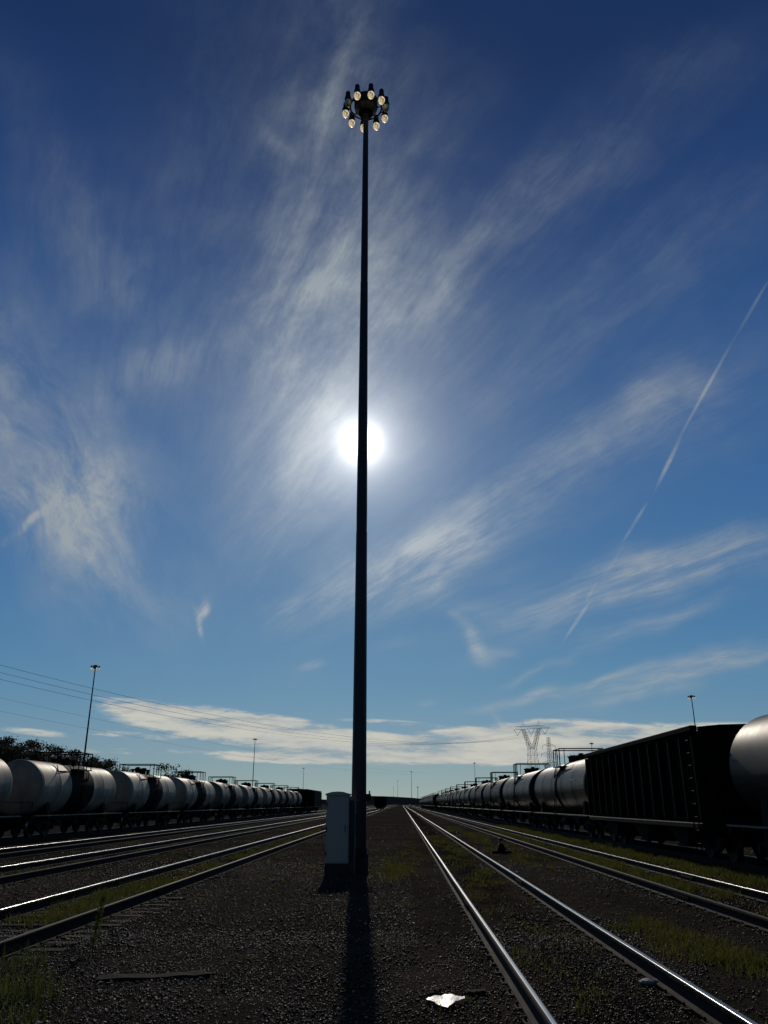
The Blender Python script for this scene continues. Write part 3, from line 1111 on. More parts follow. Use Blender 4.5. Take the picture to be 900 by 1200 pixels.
# right train: dark tank, ribbed hopper, then a long string of dark tanks
RG = 'dark tank cars of the right train'
PR = 17.8
hop = make_hopper_car('black ribbed hopper car in the right train between two dark tank cars', 15.6, 3.62, 3.12, 'hopper_black', None, 14)
hop.location = (TRR, 31.6, RAIL_H)
protoR = make_tank_car('dark tank car cut off by the right edge, bright streak along its upper side', PR, 2.86, 2.42, 'tank_black', False, RG, 4.50)
protoR.location = (TRR, 31.6 - 7.8 - PR / 2, RAIL_H)
y = 31.6 + 7.8 + PR / 2
n = 0
while y < 430:
    if n == 10:
        o = copy_tree(hop)
        o['label'] = 'far dark boxy hopper car among the dark tank cars of the right train'
        o.location = (TRR, y, RAIL_H)
    else:
        o = copy_tree(protoR)
        o.location = (TRR, y, RAIL_H)
        if n == 0:
            o['label'] = 'dark tank car directly behind the black ribbed hopper car, square panel on its side'
        elif n == 1:
            o['label'] = 'second dark tank car behind the ribbed hopper, in front of the brownish one'
        else:
            o['label'] = '%s dark tank car behind the near ribbed hopper, counting into the distance' % ORD[n if n < 10 else n - 1]
        if n in (2, 3, 6, 9, 13):
            reskin(o, 'tank_rusty')
    n += 1
    y += PR

# a lone dark car far ahead on the left
lone = copy_tree(hop)
lone['label'] = 'lone dark hopper car far away, seen end on just right of the tall pole'
lone.location = (TL1 - 1.0, 262, RAIL_H)


# ------------------------------------------------------------------ high mast lights
MAST_H = 27.25


def make_mast():
    root = empty('high_mast_light', (0, 0, 0))
    b = MB()
    prof = [(.275, .42)]
    for k in range(1, 41):
        t = k / 40
        rr = .215 + (.095 - .215) * t
        prof.append((rr, .42 + (MAST_H - 1.0) * t))
        if k in (14, 28):
            prof += [(rr, .425 + (MAST_H - 1.0) * t), (rr - .007, .43 + (MAST_H - 1.0) * t)]
    prof[0] = (.215, .42)
    b.lathe(prof, 12, ph=R(15))
    b.build('pole', 'pole_steel', root, smooth=20)
    b = MB(); b.lathe([(.262, .36), (.262, .40), (.23, .41), (.23, .60), (.222, .61)], 12, ph=R(15))
    for i in range(8):
        t = 2 * math.pi * i / 8
        b.tube((.245 * math.cos(t), .245 * math.sin(t), .36), (.245 * math.cos(t), .245 * math.sin(t), .47), .022, 6)
    b.build('base_flange', 'dark_steel', root)
    b = MB(); b.lathe([(.27, -.3), (.27, .33), (.26, .36)], 28)
    b.build('footing', 'concrete', root, smooth=30)
    b = MB(); b.box(-.09, .09, -.245, -.20, .9, 1.45, bev=.01)
    b.build('access_door', 'pole_steel', root)
    b = MB(); b.box(.19, .33, -.06, .06, 1.80, 1.98, bev=.01); b.tube((.29, -.02, 1.98), (.29, -.02, 2.06), .02, 6)
    b.build('junction_box', 'dark_steel', root)
    # head: drum, ring, arms, lamps
    z = MAST_H - .45
    b = MB()
    b.lathe([(.10, z - .35), (.28, z - .33), (.41, z - .16), (.45, z - .02), (.45, z + .30), (.40, z + .38), (.12, z + .46), (.02, z + .47)], 24)
    b.build('head_drum', 'lamp_housing', root, smooth=30)
    b = MB()
    n = 30
    pts = [Vector((.60 * math.cos(2 * math.pi * i / n), .60 * math.sin(2 * math.pi * i / n), z - .02)) for i in range(n + 1)]
    b.path(pts, .035, 6)
    for i in range(5):
        t = 2 * math.pi * i / 5
        b.tube((.3 * math.cos(t), .3 * math.sin(t), z - .02), (.60 * math.cos(t), .60 * math.sin(t), z - .02), .03, 5)
    b.build('lamp_ring', 'lamp_housing', root)
    for i, a in enumerate(ANG):
        t = R(-a)          # seen from below
        c, s = math.cos(t), math.sin(t)
        rad = .79
        b = MB()
        b.tube((.60 * c, .60 * s, z - .02), (rad * c, rad * s, z + .03), .03, 6)
        b.lathe([(.06, z - .15), (.115, z - .13), (.13, z - .05), (.115, z + .03), (.095, z + .05), (.09, z + .25), (.075, z + .28), (.03, z + .30)], 14, c=(rad * c, rad * s, 0))
        hs = b.build('luminaire', 'lamp_housing', root, smooth=30)
        b = MB()
        b.lathe([(.0005, -.15), (.045, -.145), (.078, -.125), (.108, -.075), (.126, -.01), (.127, .05), (.110, .09), (.07, .11)], 18)
        g = b.build('globe', 'globe_off' if i in OFF else 'globe_lit', hs, smooth=30)
        g.location = (rad * c, rad * s, z - .24)
    return root


ANG = [12, 40, 74, 112, 147, 186, 223, 260, 298, 334]
OFF = (0, 4)
mast = make_mast()
tag(mast, 'very tall dark lamp pole with ring of lit lamps, standing in front of the sun', 'light pole', 'high mast lights of the yard')
PB = ray(421, 900)
mast.location = (PB.x / PB.y * 23.3, 23.3, 0)
heads = [(112, 781, 'slim lamp pole rising behind the white tank cars near the wooded hill'),
         (299, 866, 'lamp pole standing behind the middle of the white tank cars'),
         (356, 900, 'small far lamp pole over the tail of the white tank train'),
         (482, 904, 'taller of the far lamp poles just right of the tall pole, beside the shiny rails'),
         (466, 915, 'second far lamp pole between the tall pole and the shiny rails'),
         (461, 922.5, 'tiny faint lamp pole above the lone far hopper car'),
         (810, 816, 'lamp pole rising behind the black ribbed hopper car'),
         (693, 871, 'lamp pole showing just over the left end of the ribbed hopper'),
         (556, 894, 'lamp pole rising above the distant dark tank cars on the right')]
for px, py, lab in heads:
    d = ray(px, py)
    t = (MAST_H - .3 - EYE) / d.z
    o = copy_tree(mast)
    o.location = (d.x * t, d.y * t, 0)
    o['label'] = lab
    o.rotation_euler = (0, 0, random.uniform(0, 6))


# ------------------------------------------------------------------ cabinet beside the pole
def make_cabinet():
    x, y = -1.70, 22.7
    root = empty('electrical_cabinet', (x, y, 0))
    tag(root, 'pale grey metal electrical cabinet at the foot of the tall lamp pole', 'cabinet')
    b = MB(); b.box(-.30, .30, -.28, .28, .27, 1.93, bev=.012)
    b.build('body', 'cabinet_paint', root)
    b = MB()
    b.prism([(-.325, 1.932), (.325, 1.932), (.325, 1.975), (.16, 2.02), (0, 2.032), (-.16, 2.02), (-.325, 1.975)], 'Y', -.31, .31)
    b.build('roof', 'cabinet_paint', root)
    b = MB(); b.box(-.27, .27, -.300, -.2805, .31, 1.89, bev=.006)
    d = b.build('door', 'cabinet_paint', root)
    b = MB(); b.box(.19, .23, -.325, -.3005, 1.02, 1.20, bev=.006)
    b.build('handle', 'galvanised', d)
    b = MB()
    for z in (.5, 1.1, 1.7):
        b.tube((-.285, -.305, z - .06), (-.285, -.305, z + .06), .014, 6)
    b.build('hinge', 'dark_steel', root)
    b = MB(); b.box(-.31, .31, -.30, .30, -.2, .265, bev=.02)
    b.build('plinth', 'concrete', root)
    b = MB(); b.box(.303, .40, -.12, .22, .27, 1.80, bev=.01)
    b.build('side_box', 'pole_steel', root)
    b = MB(); b.path([Vector((.305, .0, 1.82)), Vector((.42, .05, 1.82)), Vector((.50, .3, 1.80))], .03, 8)
    b.box(.38, .46, .0, .1, 1.76, 1.88)
    b.tube((.43, .05, .0), (.43, .05, 1.80), .022, 8)
    b.build('conduit', 'galvanised', root)


make_cabinet()


# ------------------------------------------------------------------ transmission towers and wires
def lattice(b, c0, c1, n, r):
    """c0, c1: four corners bottom/top; X-braced panels"""
    for i in range(n):
        t0, t1 = i / n, (i + 1) / n
        q0 = [c0[k].lerp(c1[k], t0) for k in range(4)]
        q1 = [c0[k].lerp(c1[k], t1) for k in range(4)]
        for k in range(4):
            j = (k + 1) % 4
            b.tube(q0[k], q1[k], r * 1.5, 4)
            b.tube(q0[k], q1[j], r, 4)
            b.tube(q0[j], q1[k], r, 4)
            b.tube(q1[k], q1[j], r, 4)


def sq(hx, hy, z, cx=0.0):
    return [Vector((cx - hx, -hy, z)), Vector((cx + hx, -hy, z)), Vector((cx + hx, hy, z)), Vector((cx - hx, hy, z))]


def tower_delta(loc, rz, label):
    root = empty('transmission_tower', loc, rz)
    tag(root, label, 'pylon', 'transmission towers')
    b = MB()
    r = .05
    lattice(b, sq(5.2, 5.2, 0), sq(2.3, 2.3, 24), 5, r)
    lattice(b, sq(2.3, 2.3, 24), sq(2.0, 1.6, 31), 2, r)
    for s in (-1, 1):
        lattice(b, sq(.9, 1.5, 31, s * 1.1), sq(.8, .8, 42, s * 5.0), 4, r)
    b.build('tower_body', 'galvanised', root)
    b = MB()
    for z, e in ((42, 1.0), (43.6, .86)):
        for y in (-.8, .8):
            b.tube((-11.5 * e, y * .5, z), (11.5 * e, y * .5, z), r * 1.3, 4)
    for i in range(14):
        x0, x1 = -10.4 + i * 1.6, -10.4 + (i + 1) * 1.6 - .8
        b.tube((x0, 0, 42), (x1, 0, 43.6), r, 4); b.tube((x1, 0, 43.6), (x0 + 1.6, 0, 42), r, 4)
    for s in (-1, 1):
        b.tube((s * 5.0 - .7, 0, 43.6), (s * 5.0, 0, 46.4), r, 4); b.tube((s * 5.0 + .7, 0, 43.6), (s * 5.0, 0, 46.4), r, 4)
    b.build('crossarm', 'galvanised', root)
    for x in (-8.6, 0, 8.6):
        b = MB()
        for s in (-1, 1):
            b.tube((x + s * 2.2, 0, 41.9), (x, 0, 38.6), .10, 5)
        b.build('insulator', 'insulator', root)
    return root


def tower_mast(loc, rz, label):
    root = empty('transmission_tower', loc, rz)
    tag(root, label, 'pylon', 'transmission towers')
    b = MB()
    r = .055
    lattice(b, sq(3.2, 3.2, 0), sq(1.2, 1.2, 22), 5, r)
    lattice(b, sq(1.2, 1.2, 22), sq(.7, .7, 41), 8, r)
    b.build('tower_body', 'galvanised', root)
    for z, a in ((36, 5.5), (31, 7.0), (26, 5.5)):
        b = MB()
        for s in (-1, 1):
            for y in (-.7, .7):
                b.tube((0, y, z), (s * a, 0, z), r, 4)
                b.tube((0, y, z + 1.6), (s * a, 0, z), r, 4)
            b.tube((s * a, 0, z), (s * a, 0, z - 2.0), .10, 5)
        b.build('crossarm', 'galvanised', root)
    return root


def cam_frame(lat, d, z=0.0):
    return Vector((lat * cY - d * sY, lat * sY + d * cY, z))


T1 = cam_frame(84, 470)
wd = cam_frame(188, 250) - cam_frame(0, 0)
waz = math.atan2(wd.y, wd.x) - math.pi / 2
tower_delta(T1, waz, 'tall lattice transmission tower with wide crossarm, left of two above the right train')
T2 = cam_frame(103.5, 520)
tower_mast(T2, waz + R(70), 'narrow lattice transmission tower just right of the wide-armed one')
wl = wd.normalized()
wp = Vector((wl.y, -wl.x, 0))


def wire(points, label, r=.045):
    b = MB()
    b.path([Vector(p) for p in points], r, 5)
    o = b.build('power_line', 'wire')
    tag(o, label, 'power line', 'overhead power lines')


labs = ['highest of the overhead wires crossing the left sky', 'second highest overhead wire crossing the left sky', 'third overhead wire crossing the left sky, below the upper two']
ts = np.linspace(-0.55, 1.0, 40)
for k, off in enumerate((-8.6, 0, 8.6)):
    pts = []
    for t in ts:
        A = cam_frame(-105 + 189 * t, 220 + 250 * t)
        # catenary through the tower arm, lowest about half way
        zz = 25.9 + 47.0 * (t - .49) ** 2 if t > .49 else 25.9 + 37.0 * (.49 - t) ** 2
        p = A + wp * off
        pts.append((p.x, p.y, zz + EYE - 1.0 + (0 if t < .9 else 0)))
    wire(pts, labs[k])
for k, (off, dz) in enumerate(((-7, 0), (7, 1.5))):
    pts = []
    for t in np.linspace(-.5, 1.45, 36):
        A = cam_frame(-132 + 116 * t, 280 + 370 * t)
        zz = 33.0 - 7.0 * t + 9 * (t * (t - 1))
        p = A + Vector((off, 0, 0))
        pts.append((p.x, p.y, zz + dz))
    wire(pts, ('faint lower overhead wire sinking towards the horizon, left one', 'faint lower overhead wire sinking towards the horizon, right one')[k], .03)
# bare utility pole far ahead
b = MB(); b.tube((0, 0, 0), (0, 0, 14.5), .22, 8, .14)
q = ray(489.5, 921)
tt = (14.5 - EYE) / q.z
o = empty('utility_pole', (q.x * tt, q.y * tt, 0))
tag(o, 'plain far pole without lamps right of the shiny rails near the horizon', 'pole')
b.build('pole', 'bark', o)
b = MB(); b.box(-1.2, 1.2, -.07, .07, 13.5, 13.7)
b.build('crossarm', 'bark', o)


# ------------------------------------------------------------------ trees
def make_tree(seed, hgt, m, dens):
    rng = np.random.default_rng(seed)
    rnd = random.Random(seed)
    root = empty('tree', (0, 0, 0))
    b = MB()
    lean = Vector((rnd.uniform(-.4, .4), rnd.uniform(-.4, .4), 0))
    tops = []
    b.tube((0, 0, -.6), lean * .5 + Vector((0, 0, hgt * .45)), hgt * .020, 7, hgt * .013)
    b.tube(lean * .5 + Vector((0, 0, hgt * .45)), lean + Vector((0, 0, hgt * .93)), hgt * .013, 6, hgt * .003)
    for i in range(16):
        z = hgt * rnd.uniform(.25, .85)
        a = rnd.uniform(0, 6.28)
        ln = hgt * rnd.uniform(.14, .30) * (1.15 - z / hgt * .6)
        p = lean * (z / hgt) + Vector((0, 0, z))
        q = p + Vector((math.cos(a) * ln, math.sin(a) * ln, ln * rnd.uniform(.35, .9)))
        b.tube(p, q, hgt * .006, 5, hgt * .0022)
        tops.append(q)
        for j in range(3):
            a2 = a + rnd.uniform(-.9, .9)
            p2 = p.lerp(q, rnd.uniform(.4, .9))
            q2 = p2 + Vector((math.cos(a2), math.sin(a2), rnd.uniform(.3, 1.0))) * ln * rnd.uniform(.3, .55)
            b.tube(p2, q2, hgt * .0028, 4, hgt * .001)
            tops.append(q2)
    b.build('trunk', 'bark', root)
    tops.append(lean + Vector((0, 0, hgt * .92)))
    C = []
    for q in tops:
        k = int(dens * rnd.uniform(.4, 1.6))
        C.append(np.array(q)[None] + rng.normal(size=(k, 3)) * np.array([.065, .065, .05]) * hgt)
    C = np.concatenate(C)
    k = len(C)
    sz = rng.uniform(.10, .26, k)[:, None]
    u = rng.normal(size=(k, 3)); u /= np.linalg.norm(u, axis=1)[:, None]
    w = rng.normal(size=(k, 3)); w -= (w * u).sum(1)[:, None] * u; w /= np.linalg.norm(w, axis=1)[:, None]
    v = np.stack([C - u * sz * 1.3, C - w * sz * .7, C + u * sz * 1.3, C + w * sz * .7], 1).reshape(-1, 3)
    f = np.arange(4 * k).reshape(k, 4)
    tint = rng.uniform(.55, 1.5, (k, 1)) * np.array([1, 1, 1]) * np.array([1.0, 1.0, 1.0])
    mesh_np('crown', v, f, m, root, tint=tint)
    return root


variants = [make_tree(11, 9.5, 'leaf_dark', 26), make_tree(12, 10.5, 'leaf_brown', 15), make_tree(13, 8.5, 'leaf_dark', 30), make_tree(14, 11, 'leaf_brown', 14), make_tree(15, 9, 'leaf_brown', 22)]
spots = []
px = -60
while px < 215:
    # top of the wood as it stands against the sky
    top = np.interp(px, [-60, 0, 25, 45, 80, 100, 112, 120, 135, 146, 158, 175, 188, 195, 204, 214], [850, 864, 862, 868, 877, 884, 883, 890, 890, 900, 912, 912, 912, 896, 894, 900])
    spots.append((px + random.uniform(-3, 3), top + random.uniform(0, 4), random.uniform(195, 225)))
    if px < 150:
        spots.append((px + random.uniform(-6, 6), top + random.uniform(6, 14), random.uniform(168, 190)))
    px += random.uniform(9, 15) if px < 150 else random.uniform(16, 24)
used = set()
for k, (px, py, d) in enumerate(spots):
    r = ray(px, py)
    s = d / r.y
    ztop = EYE + r.z * s
    x = r.x * s
    base = float(bank_height(x / d)) * np.interp(d, [150, 172, 195, 220, 260], [0, .5, .9, 1, .8]) - .3
    vi = k % 5 if k not in (0,) else 0
    vi = random.choice([0, 1, 2, 2, 3, 4, 0])
    o = variants[vi]
    if vi in used:
        o = copy_tree(o)
    used.add(vi)
    H = (9.5, 10.5, 8.5, 11, 9)[vi]
    sc = max(.25, (ztop - base) / H)
    o.location = (x, d, base)
    sw = sc * random.uniform(.95, 1.35) if sc < 1 else sc * random.uniform(.8, 1.05)
    o.scale = (sw, sw, sc)
    o.rotation_euler = (0, 0, random.uniform(0, 6.28))
    if px > 185:
        tag(o, 'small clump of dark trees showing over the third white tank car, apart from the wood', 'tree', 'trees over the third tank car')
    else:
        tag(o, 'dark autumn tree in the wood on the hill behind the white tank cars', 'tree', 'trees of the wooded hill')
for vi in range(5):
    if vi not in used:
        for c in list(variants[vi].children):
            bpy.data.objects.remove(c)
        bpy.data.objects.remove(variants[vi])


# ------------------------------------------------------------------ gravel
def stones():
    ico_v = []
    p = (1 + 5 ** .5) / 2
    for a, b in ((1, p), (1, -p), (-1, p), (-1, -p)):
        ico_v += [(0, a, b), (a, b, 0), (b, 0, a)]
    V0 = np.array(ico_v, float) / math.hypot(1, p)
    # faces of the icosahedron by proximity
    F0 = []
    for i in range(12):
        for j in range(i + 1, 12):
            for k in range(j + 1, 12):
                e = [np.linalg.norm(V0[a] - V0[b]) for a, b in ((i, j), (j, k), (i, k))]
                if max(e) < 1.2:
                    nrm = np.cross(V0[j] - V0[i], V0[k] - V0[i])
                    F0.append((i, j, k) if nrm @ V0[i] > 0 else (i, k, j))
    F0 = np.array(F0)

    def batch(n, ygen, smin, smax, xr=None):
        y = ygen(n)
        half = 0.56 * y + 1.2
        x = (RNG.uniform(-1, 1, n)) * half
        keep = (x > -13) & (x < 14)
        x, y = x[keep], y[keep]
        # thin them out where grass and soil take over
        patch = np.sin(x * .9 + 1.3 * np.sin(y * .31)) * np.cos(y * .23 + x * .4)
        soil = (x > 0.2) & (patch > -.1)
        k2 = ~(soil & (RNG.random(len(x)) < .72))
        x, y = x[k2], y[k2]
        for t in (TR1, TR2, TL1, TL2, TL3, TRR):      # keep rail heads clear
            for s in (-1, 1):
                q = np.abs(x - (t + s * GAUGE)) > .10
                x, y = x[q], y[q]
        n = len(x)
        s = smin * (smax / smin) ** (RNG.random(n) ** 1.8)
        return x, y, s

    bs = [batch(90000, lambda n: 6.3 + 6.5 * RNG.random(n), .005, .019), batch(95000, lambda n: 11.5 + 16 * RNG.random(n) ** 1.0, .007, .024),
          batch(30000, lambda n: 25 + 45 * RNG.random(n), .013, .036)]
    x = np.concatenate([b[0] for b in bs]); y = np.concatenate([b[1] for b in bs]); s = np.concatenate([b[2] for b in bs])
    n = len(x)
    V = np.tile(V0[None], (n, 1, 1)) * RNG.uniform(.72, 1.18, (n, 12, 1))
    V = V * RNG.uniform(.55, 1.25, (n, 1, 3)) * np.array([1, 1, .75])
    # random rotation about z and a tilt
    a = RNG.uniform(0, 6.28, n); t = RNG.normal(0, .5, n)
    ca, sa, ct, st = np.cos(a), np.sin(a), np.cos(t), np.sin(t)
    yv = V[:, :, 1] * ct[:, None] - V[:, :, 2] * st[:, None]
    zv = V[:, :, 1] * st[:, None] + V[:, :, 2] * ct[:, None]
    xv = V[:, :, 0]
    V = np.stack([xv * ca[:, None] - yv * sa[:, None], xv * sa[:, None] + yv * ca[:, None], zv], 2) * s[:, None, None]
    V += np.stack([x, y, -.015 + s * RNG.uniform(.1, .75, n)], 1)[:, None, :]
    Fc = (F0[None] + 12 * np.arange(n)[:, None, None]).reshape(-1, 3)
    blot = np.clip(.5 + .30 * np.sin(x * 1.3 + 2.1 * np.sin(y * .5)) + .28 * np.cos(y * .9 + 1.7 * np.sin(x * .7)) + .2 * np.sin(x * 3.1 - y * 1.9), 0, 1)
    g = RNG.random(n)
    val = .22 + 1.3 * g ** 3
    val = np.where(RNG.random(n) < .055, RNG.uniform(2.0, 9.0, n), val)  # pale chips; their raised colour also paints in the sparkle of sunlit facets
    val *= .75 + .75 * np.clip(.5 + .5 * np.sin(x * .8 + 1.1) * np.cos(y * .35), 0, 1) + .6 * ((x < -2.2) & (y < 14)) * np.clip((-2.2 - x) / 2, 0, 1)
    val *= .55 + 1.0 * blot
    hue = np.stack([1 + .22 * blot + .22 * RNG.random(n), np.ones(n), 1 - .22 * RNG.random(n)], 1)
    tint = np.repeat(val[:, None] * hue, 20, axis=0)
    o = mesh_np('gravel', V.reshape(-1, 3), Fc, 'stone', tint=tint, kind='stuff')
    tag(o, 'dark angular ballast gravel with pale chips and painted sparkle spread over the yard', 'gravel')


stones()


# ------------------------------------------------------------------ grass and weeds
def blades(x, y, hgt, wid, lean=.35, z0=-.02):
    n = len(x)
    a = RNG.uniform(0, 6.28, n)
    dx, dy = np.cos(a), np.sin(a)
    b = RNG.uniform(0, 6.28, n)
    lx, ly = np.cos(b) * hgt * lean * RNG.random(n), np.sin(b) * hgt * lean * RNG.random(n)
    w = wid
    P = lambda f, wf, hz: (x + lx * f * f + dx * w * wf, y + ly * f * f + dy * w * wf, z0 + hgt * hz)
    pts = [P(0, -1, 0), P(0, 1, 0), P(.55, .8, .58), P(.55, -.8, .58), P(1.0, .12, 1.0 - .1 * lean), P(1.0, -.12, 1.0 - .1 * lean)]
    V = np.stack([np.stack(p, 1) for p in pts], 1)
    base = 6 * np.arange(n)[:, None]
    Fc = np.concatenate([base + np.array([[0, 1, 2, 3]]), base + np.array([[3, 2, 4, 5]])], 1).reshape(-1, 4)
    return V.reshape(-1, 3), Fc


def patch(cx, cy, rx, ry, n, hmin, hmax, clump=1.0):
    # uneven outline: clumps inside the ellipse
    k = max(6, int(n / 45))
    t = RNG.uniform(0, 6.28, k); r = np.sqrt(RNG.random(k))
    ccx, ccy = cx + rx * r * np.cos(t), cy + ry * r * np.sin(t)
    i = RNG.integers(0, k, n)
    x = ccx[i] + RNG.normal(0, .10 * clump, n)
    y = ccy[i] + RNG.normal(0, .16 * clump, n)
    hc = RNG.uniform(.55, 1.0, k)
    return x, y, hmin + (hmax - hmin) * hc[i] * RNG.random(n)


def build_grass():
    L = []
    def add(*a, **k): L.append(patch(*a, **k))
    # between the rails of the grassy track on the left
    for yy in np.arange(13.5, 20.5, .8):
        add(TL1 + RNG.uniform(-.3, .35), yy, .55, .55, 420, .06, .22)
    for yy in np.arange(20.5, 60, 2.0):
        add(TL1 + RNG.uniform(-.3, .3), yy, .5, 1.2, 200, .05, .16)
    for yy in np.arange(24, 70, 3.2):
        add(TL2 + RNG.uniform(-.3, .3), yy, .6, 1.2, 90, .05, .14)
    # right of the lamp pole
    add(-.25, 23.6, .55, 2.4, 1500, .03, .12)
    add(-.05, 30, .8, 5, 900, .03, .10)
    # strip beyond the second track on the right
    for yy in np.arange(12, 70, 1.0):
        add(TR2 + 2.25 + RNG.uniform(-.4, .4), yy, .75, .9, 430 if yy < 35 else 220, .06, .24)
    for yy in np.arange(14.5, 60, 1.1):
        if RNG.random() < .8:
            add(TR2 + RNG.uniform(-.1, .45), yy, .5, .8, 380 if yy < 30 else 200, .05, .20)
    # big patch between the two right-hand tracks
    for (xx, yy, rx, ry, n) in ((3.75, 11.4, .55, 1.2, 3000), (4.05, 10.0, .5, .9, 2000), (3.6, 13.0, .4, 1.0, 1100), (4.3, 8.8, .4, .7, 800)):
        add(xx, yy, rx, ry, int(n * .6), .04, .17)
    for yy in np.arange(26, 70, 1.8):
        add(3.9 + RNG.uniform(-.6, .6), yy, .6, 1.2, 180, .04, .14)
    # sparse tufts between the shiny rails
    for yy in np.arange(8.5, 50, 1.1):
        add(TR1 + RNG.uniform(-.45, .45), yy, .35, .6, int(RNG.uniform(40, 190)), .03, .11)
    for k in range(40):
        yy = RNG.uniform(8, 45)
        add(RNG.uniform(-4, 1.0) * (yy / 14) ** .3, yy, .3, .5, 40, .03, .10)
    for k in range(40):
        yy = RNG.uniform(22, 90)
        add(RNG.uniform(-17.5, -7), yy, .5, 1.0, 70, .04, .14)
    x = np.concatenate([p[0] for p in L]); y = np.concatenate([p[1] for p in L]); h = np.concatenate([p[2] for p in L])
    for t in (TR1, TR2, TL1, TL2):
        for s in (-1, 1):
            q = np.abs(x - (t + s * GAUGE)) > .075
            x, y, h = x[q], y[q], h[q]
    V, Fc = blades(x, y, h, np.where(y < 20, .0045, .008) * RNG.uniform(.7, 1.4, len(x)), .9)
    n = len(x)
    g = RNG.random(n)
    t = np.stack([.7 + .9 * g, .75 + .6 * g, .6 + .4 * g], 1)
    dry = RNG.random(n) < .12
    t[dry] = np.array([2.2, 1.3, 1.6]) * RNG.uniform(.6, 1.1, (dry.sum(), 1))
    o = mesh_np('grass', V, Fc, 'grass_blade', tint=np.repeat(t, 2, axis=0), kind='stuff')
    tag(o, 'short green grass growing in patches between and beside the rails', 'grass')


build_grass()


def make_weed(name, label, cat, loc, n, hmin, hmax, spread, m, wid=.005, lean=.5, group=None):
    x = RNG.normal(0, spread, n); y = RNG.normal(0, spread, n)
    V, Fc = blades(x, y, RNG.uniform(hmin, hmax, n), wid * RNG.uniform(.6, 1.3, n), lean)
    t = np.repeat(RNG.uniform(.5, 1.3, (n, 1)) * np.ones(3), 2, axis=0)
    o = mesh_np(name, V, Fc, m, tint=t)
    o.location = loc
    tag(o, label, cat, group)
    return o


WG = 'weed tufts in the bottom left corner'
wl_ = ['wispy weed tuft in the bottom left corner, the one against the photo edge', 'tall wispy weed tuft in the bottom left corner, innermost one', 'weed tuft in the bottom left corner nearest to the dark rail', 'low weed tuft at the very bottom of the left corner']
for (px, py, n, lab, hh) in ((8, 1165, 120, wl_[0], .34), (40, 1170, 110, wl_[1], .38), (28, 1130, 90, wl_[2], .30), (22, 1196, 90, wl_[3], .26)):
    make_weed('weed_tuft', lab, 'weed', ground(px, py), n, .10, hh, .15, 'grass_blade', .0042, .8, WG)


def make_stalk():
    p = ground(108, 1116)
    root = empty('weed', p)
    tag(root, 'single upright weed stalk growing in the gravel beside the dark rail, bottom left', 'weed')
    b = MB()
    pts = [Vector((0, 0, -.03)), Vector((.01, 0, .2)), Vector((.035, .01, .42)), Vector((.075, .01, .62))]
    b.path(pts, .006, 5)
    b.build('stem', 'grass_blade', root)
    rng = np.random.default_rng(3)
    n = 150
    z = rng.uniform(.03, .62, n)
    x = .075 * (z / .62) ** 1.6 + rng.normal(0, .022, n); y = rng.normal(0, .022, n)
    V, Fc = blades(x, y, rng.uniform(.04, .12, n), np.full(n, .006), 1.2, z0=0)
    V = V.reshape(n, 6, 3); V[:, :, 2] += z[:, None]
    mesh_np('leaves', V.reshape(-1, 3), Fc, 'grass_blade', root, tint=np.full((2 * n, 3), .9))


make_stalk()


# ------------------------------------------------------------------ small things lying about
def sheet():
    p = ground(522, 1177)
    o = empty('paper_sheet', p, 0)
    tag(o, 'flat white scrap of paper lying on the gravel at the bottom, glaring in the sun', 'paper')
    q = [ground(499, 1174), ground(521, 1169.5), ground(546, 1172), ground(524, 1181.5)]
    n = 8
    vs = []
    for i in range(n + 1):
        for j in range(n + 1):
            u, v = i / n, j / n
            a = (q[0] * (1 - u) + q[1] * u) * (1 - v) + (q[3] * (1 - u) + q[2] * u) * v
            a = a - p
            if i in (0, n) or j in (0, n):
                a = a + Vector((random.uniform(-.012, .012), random.uniform(-.02, .02), 0))
            z = .02 + .060 * (a.y) + .006 * math.sin(u * 5 + v * 3) * math.cos(v * 4) + .02 * max(0, u - .8)
            vs.append((a.x, a.y, z))
    fs = []
    m = n + 1
    for i in range(n):
        for j in range(n):
            k = i * m + j
            fs.append((k, k + 1, k + 1 + m, k + m))
    top = len(vs)
    vs2 = [(x, y, z - .006) for x, y, z in vs]
    b = MB()
    b.add(vs, fs)
    b.add(vs2, [tuple(reversed(f)) for f in fs])
    edge = [i * m for i in range(m)] + [n * m + j for j in range(1, m)] + [i * m + n for i in range(n - 1, -1, -1)] + [j for j in range(n - 1, 0, -1)]
    for a, c in zip(edge, edge[1:] + edge[:1]):
        b.f.append((a, c, c + top, a + top)); b.m.append(0)
    b.build('paper', 'paper_white', o, smooth=60)


sheet()


def plank(name, label, cat, a, c, w, hgt, m, z=0.0):
    a, c = ground(*a), ground(*c)
    d = (c - a); L_ = d.length
    o_ = MB()
    n = 8
    prof = []
    vs = []
    for i in range(n + 1):
        x = -L_ / 2 + L_ * i / n
        j = [random.uniform(-.012, .012) for _ in range(4)]
        vs += [(x, -w / 2 + j[0], -.02), (x, w / 2 + j[1], -.02), (x, w / 2 + j[1], hgt + j[2]), (x, -w / 2 + j[0], hgt + j[3])]
    fs = [(3, 2, 1, 0), (4 * n, 4 * n + 1, 4 * n + 2, 4 * n + 3)]
    for i in range(n):
        for k in range(4):
            l = (k + 1) % 4
            fs.append((4 * i + k, 4 * i + l, 4 * i + 4 + l, 4 * i + 4 + k))
    o_.add(vs, fs)
    o = o_.build(name, m)
    o.location = ((a.x + c.x) / 2, (a.y + c.y) / 2, z)
    o.rotation_euler = (0, 0, math.atan2(d.y, d.x))
    tag(o, label, cat)


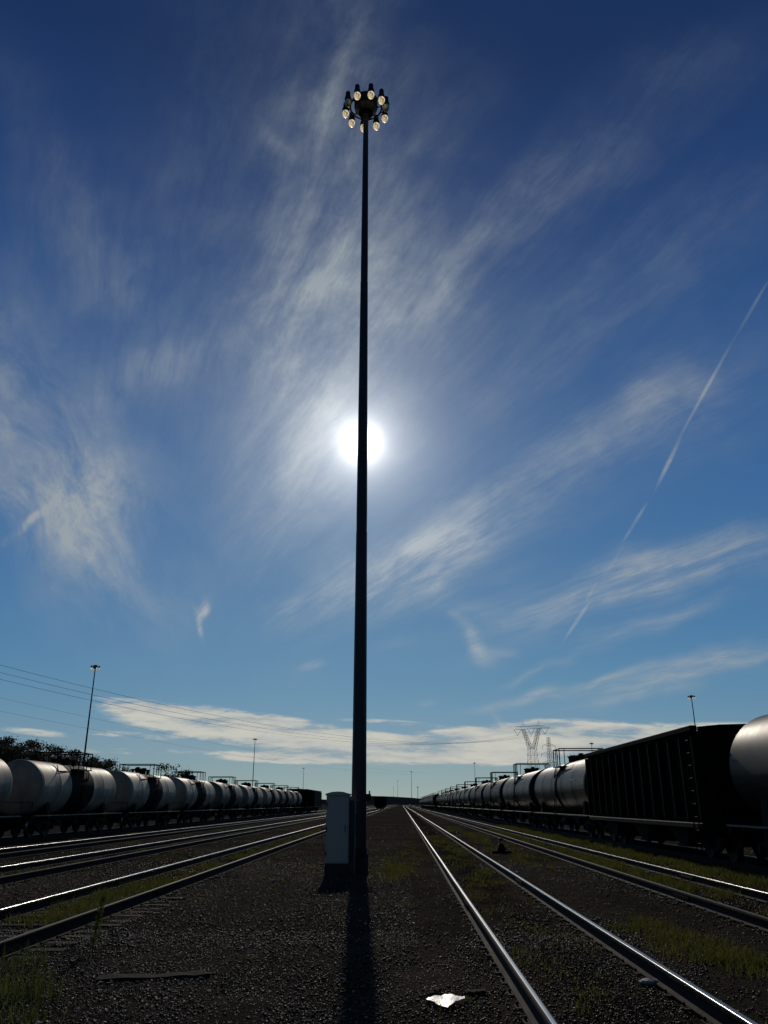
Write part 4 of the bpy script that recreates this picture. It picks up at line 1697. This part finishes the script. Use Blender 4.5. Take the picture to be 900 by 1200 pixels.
plank('timber', 'long dark weathered timber lying in the gravel, bottom left', 'timber', (114, 1147), (246, 1142), .16, .018, 'old_timber')
plank('wood_splinter', 'short grey wood splinter lying above the white paper scrap, left one', 'wood', (504, 1167), (514, 1160), .03, .015, 'sleeper_wood')
plank('board_scrap', 'flat grey board scrap between the white paper and the shiny rail', 'wood', (545, 1164), (570, 1163), .09, .02, 'sleeper_wood')


def rock(name, label, px, py, r, m, flat=.6):
    p = ground(px, py)
    b = MB()
    rnd = random.Random(px)
    prof = []
    n, k = 9, 6
    vs = []
    for i in range(k + 1):
        t = math.pi * i / k
        for j in range(n):
            a = 2 * math.pi * j / n
            q = r * rnd.uniform(.82, 1.15)
            vs.append((q * math.sin(t) * math.cos(a) * 1.3, q * math.sin(t) * math.sin(a), q * flat * math.cos(t) + r * flat * .5))
    fs = []
    for i in range(k):
        for j in range(n):
            l = (j + 1) % n
            fs.append((i * n + j, i * n + l, (i + 1) * n + l, (i + 1) * n + j))
    b.add(vs, fs)
    o = b.build(name, m)
    o.location = p
    tag(o, label, 'rock')


mat('pale_rock', (0.42, 0.40, 0.37), 0.8, 0, 0.5, 12, 0.3, 40)
rock('rock', 'pale flat stone lying between the two gleaming rails at lower right', 762, 1152, .085, 'pale_rock', .35)
rock('rock', 'small white stone against the dark rail on the right, under the grass', 811, 1056, .06, 'pale_rock')
rock('rock', 'white stone on the gravel left of the pole shadow', 320, 1033, .06, 'pale_rock')
rock('rock', 'white stone in the grass patch right of the lamp pole base', 448, 1009, .055, 'pale_rock')


def switch_stand():
    p = ground(587.5, 999)
    root = empty('switch_stand', p)
    root.scale = (.8, .8, .8)
    tag(root, 'low dark railway switch stand with pale target between the two right-hand tracks', 'switch stand')
    b = MB(); b.box(-.45, .45, -.12, .12, -.06, .08, bev=.01); b.build('base_timber', 'sleeper_wood', root)
    b = MB()
    b.prism([(-.20, .08), (.20, .08), (.14, .30), (.07, .42), (-.07, .42), (-.14, .30)], 'Y', -.12, .12)
    b.build('housing', 'car_iron', root)
    b = MB(); b.tube((.1, 0, .22), (.34, -.06, .12), .022, 6); b.lathe([(.03, -.03), (.03, .03)], 8, c=(.34, -.06, .12)); b.build('lever', 'car_iron', root)
    b = MB(); b.tube((-.02, 0, .42), (-.02, 0, .52), .018, 6)
    b.build('spindle', 'car_iron', root)
    b = MB(); b.prism([(-.13, .54), (.10, .52), (.13, .60), (-.02, .64), (-.16, .61)], 'Y', -.012, .012)
    b.build('target', 'placard', root)


switch_stand()
bpy.context.view_layer.update()
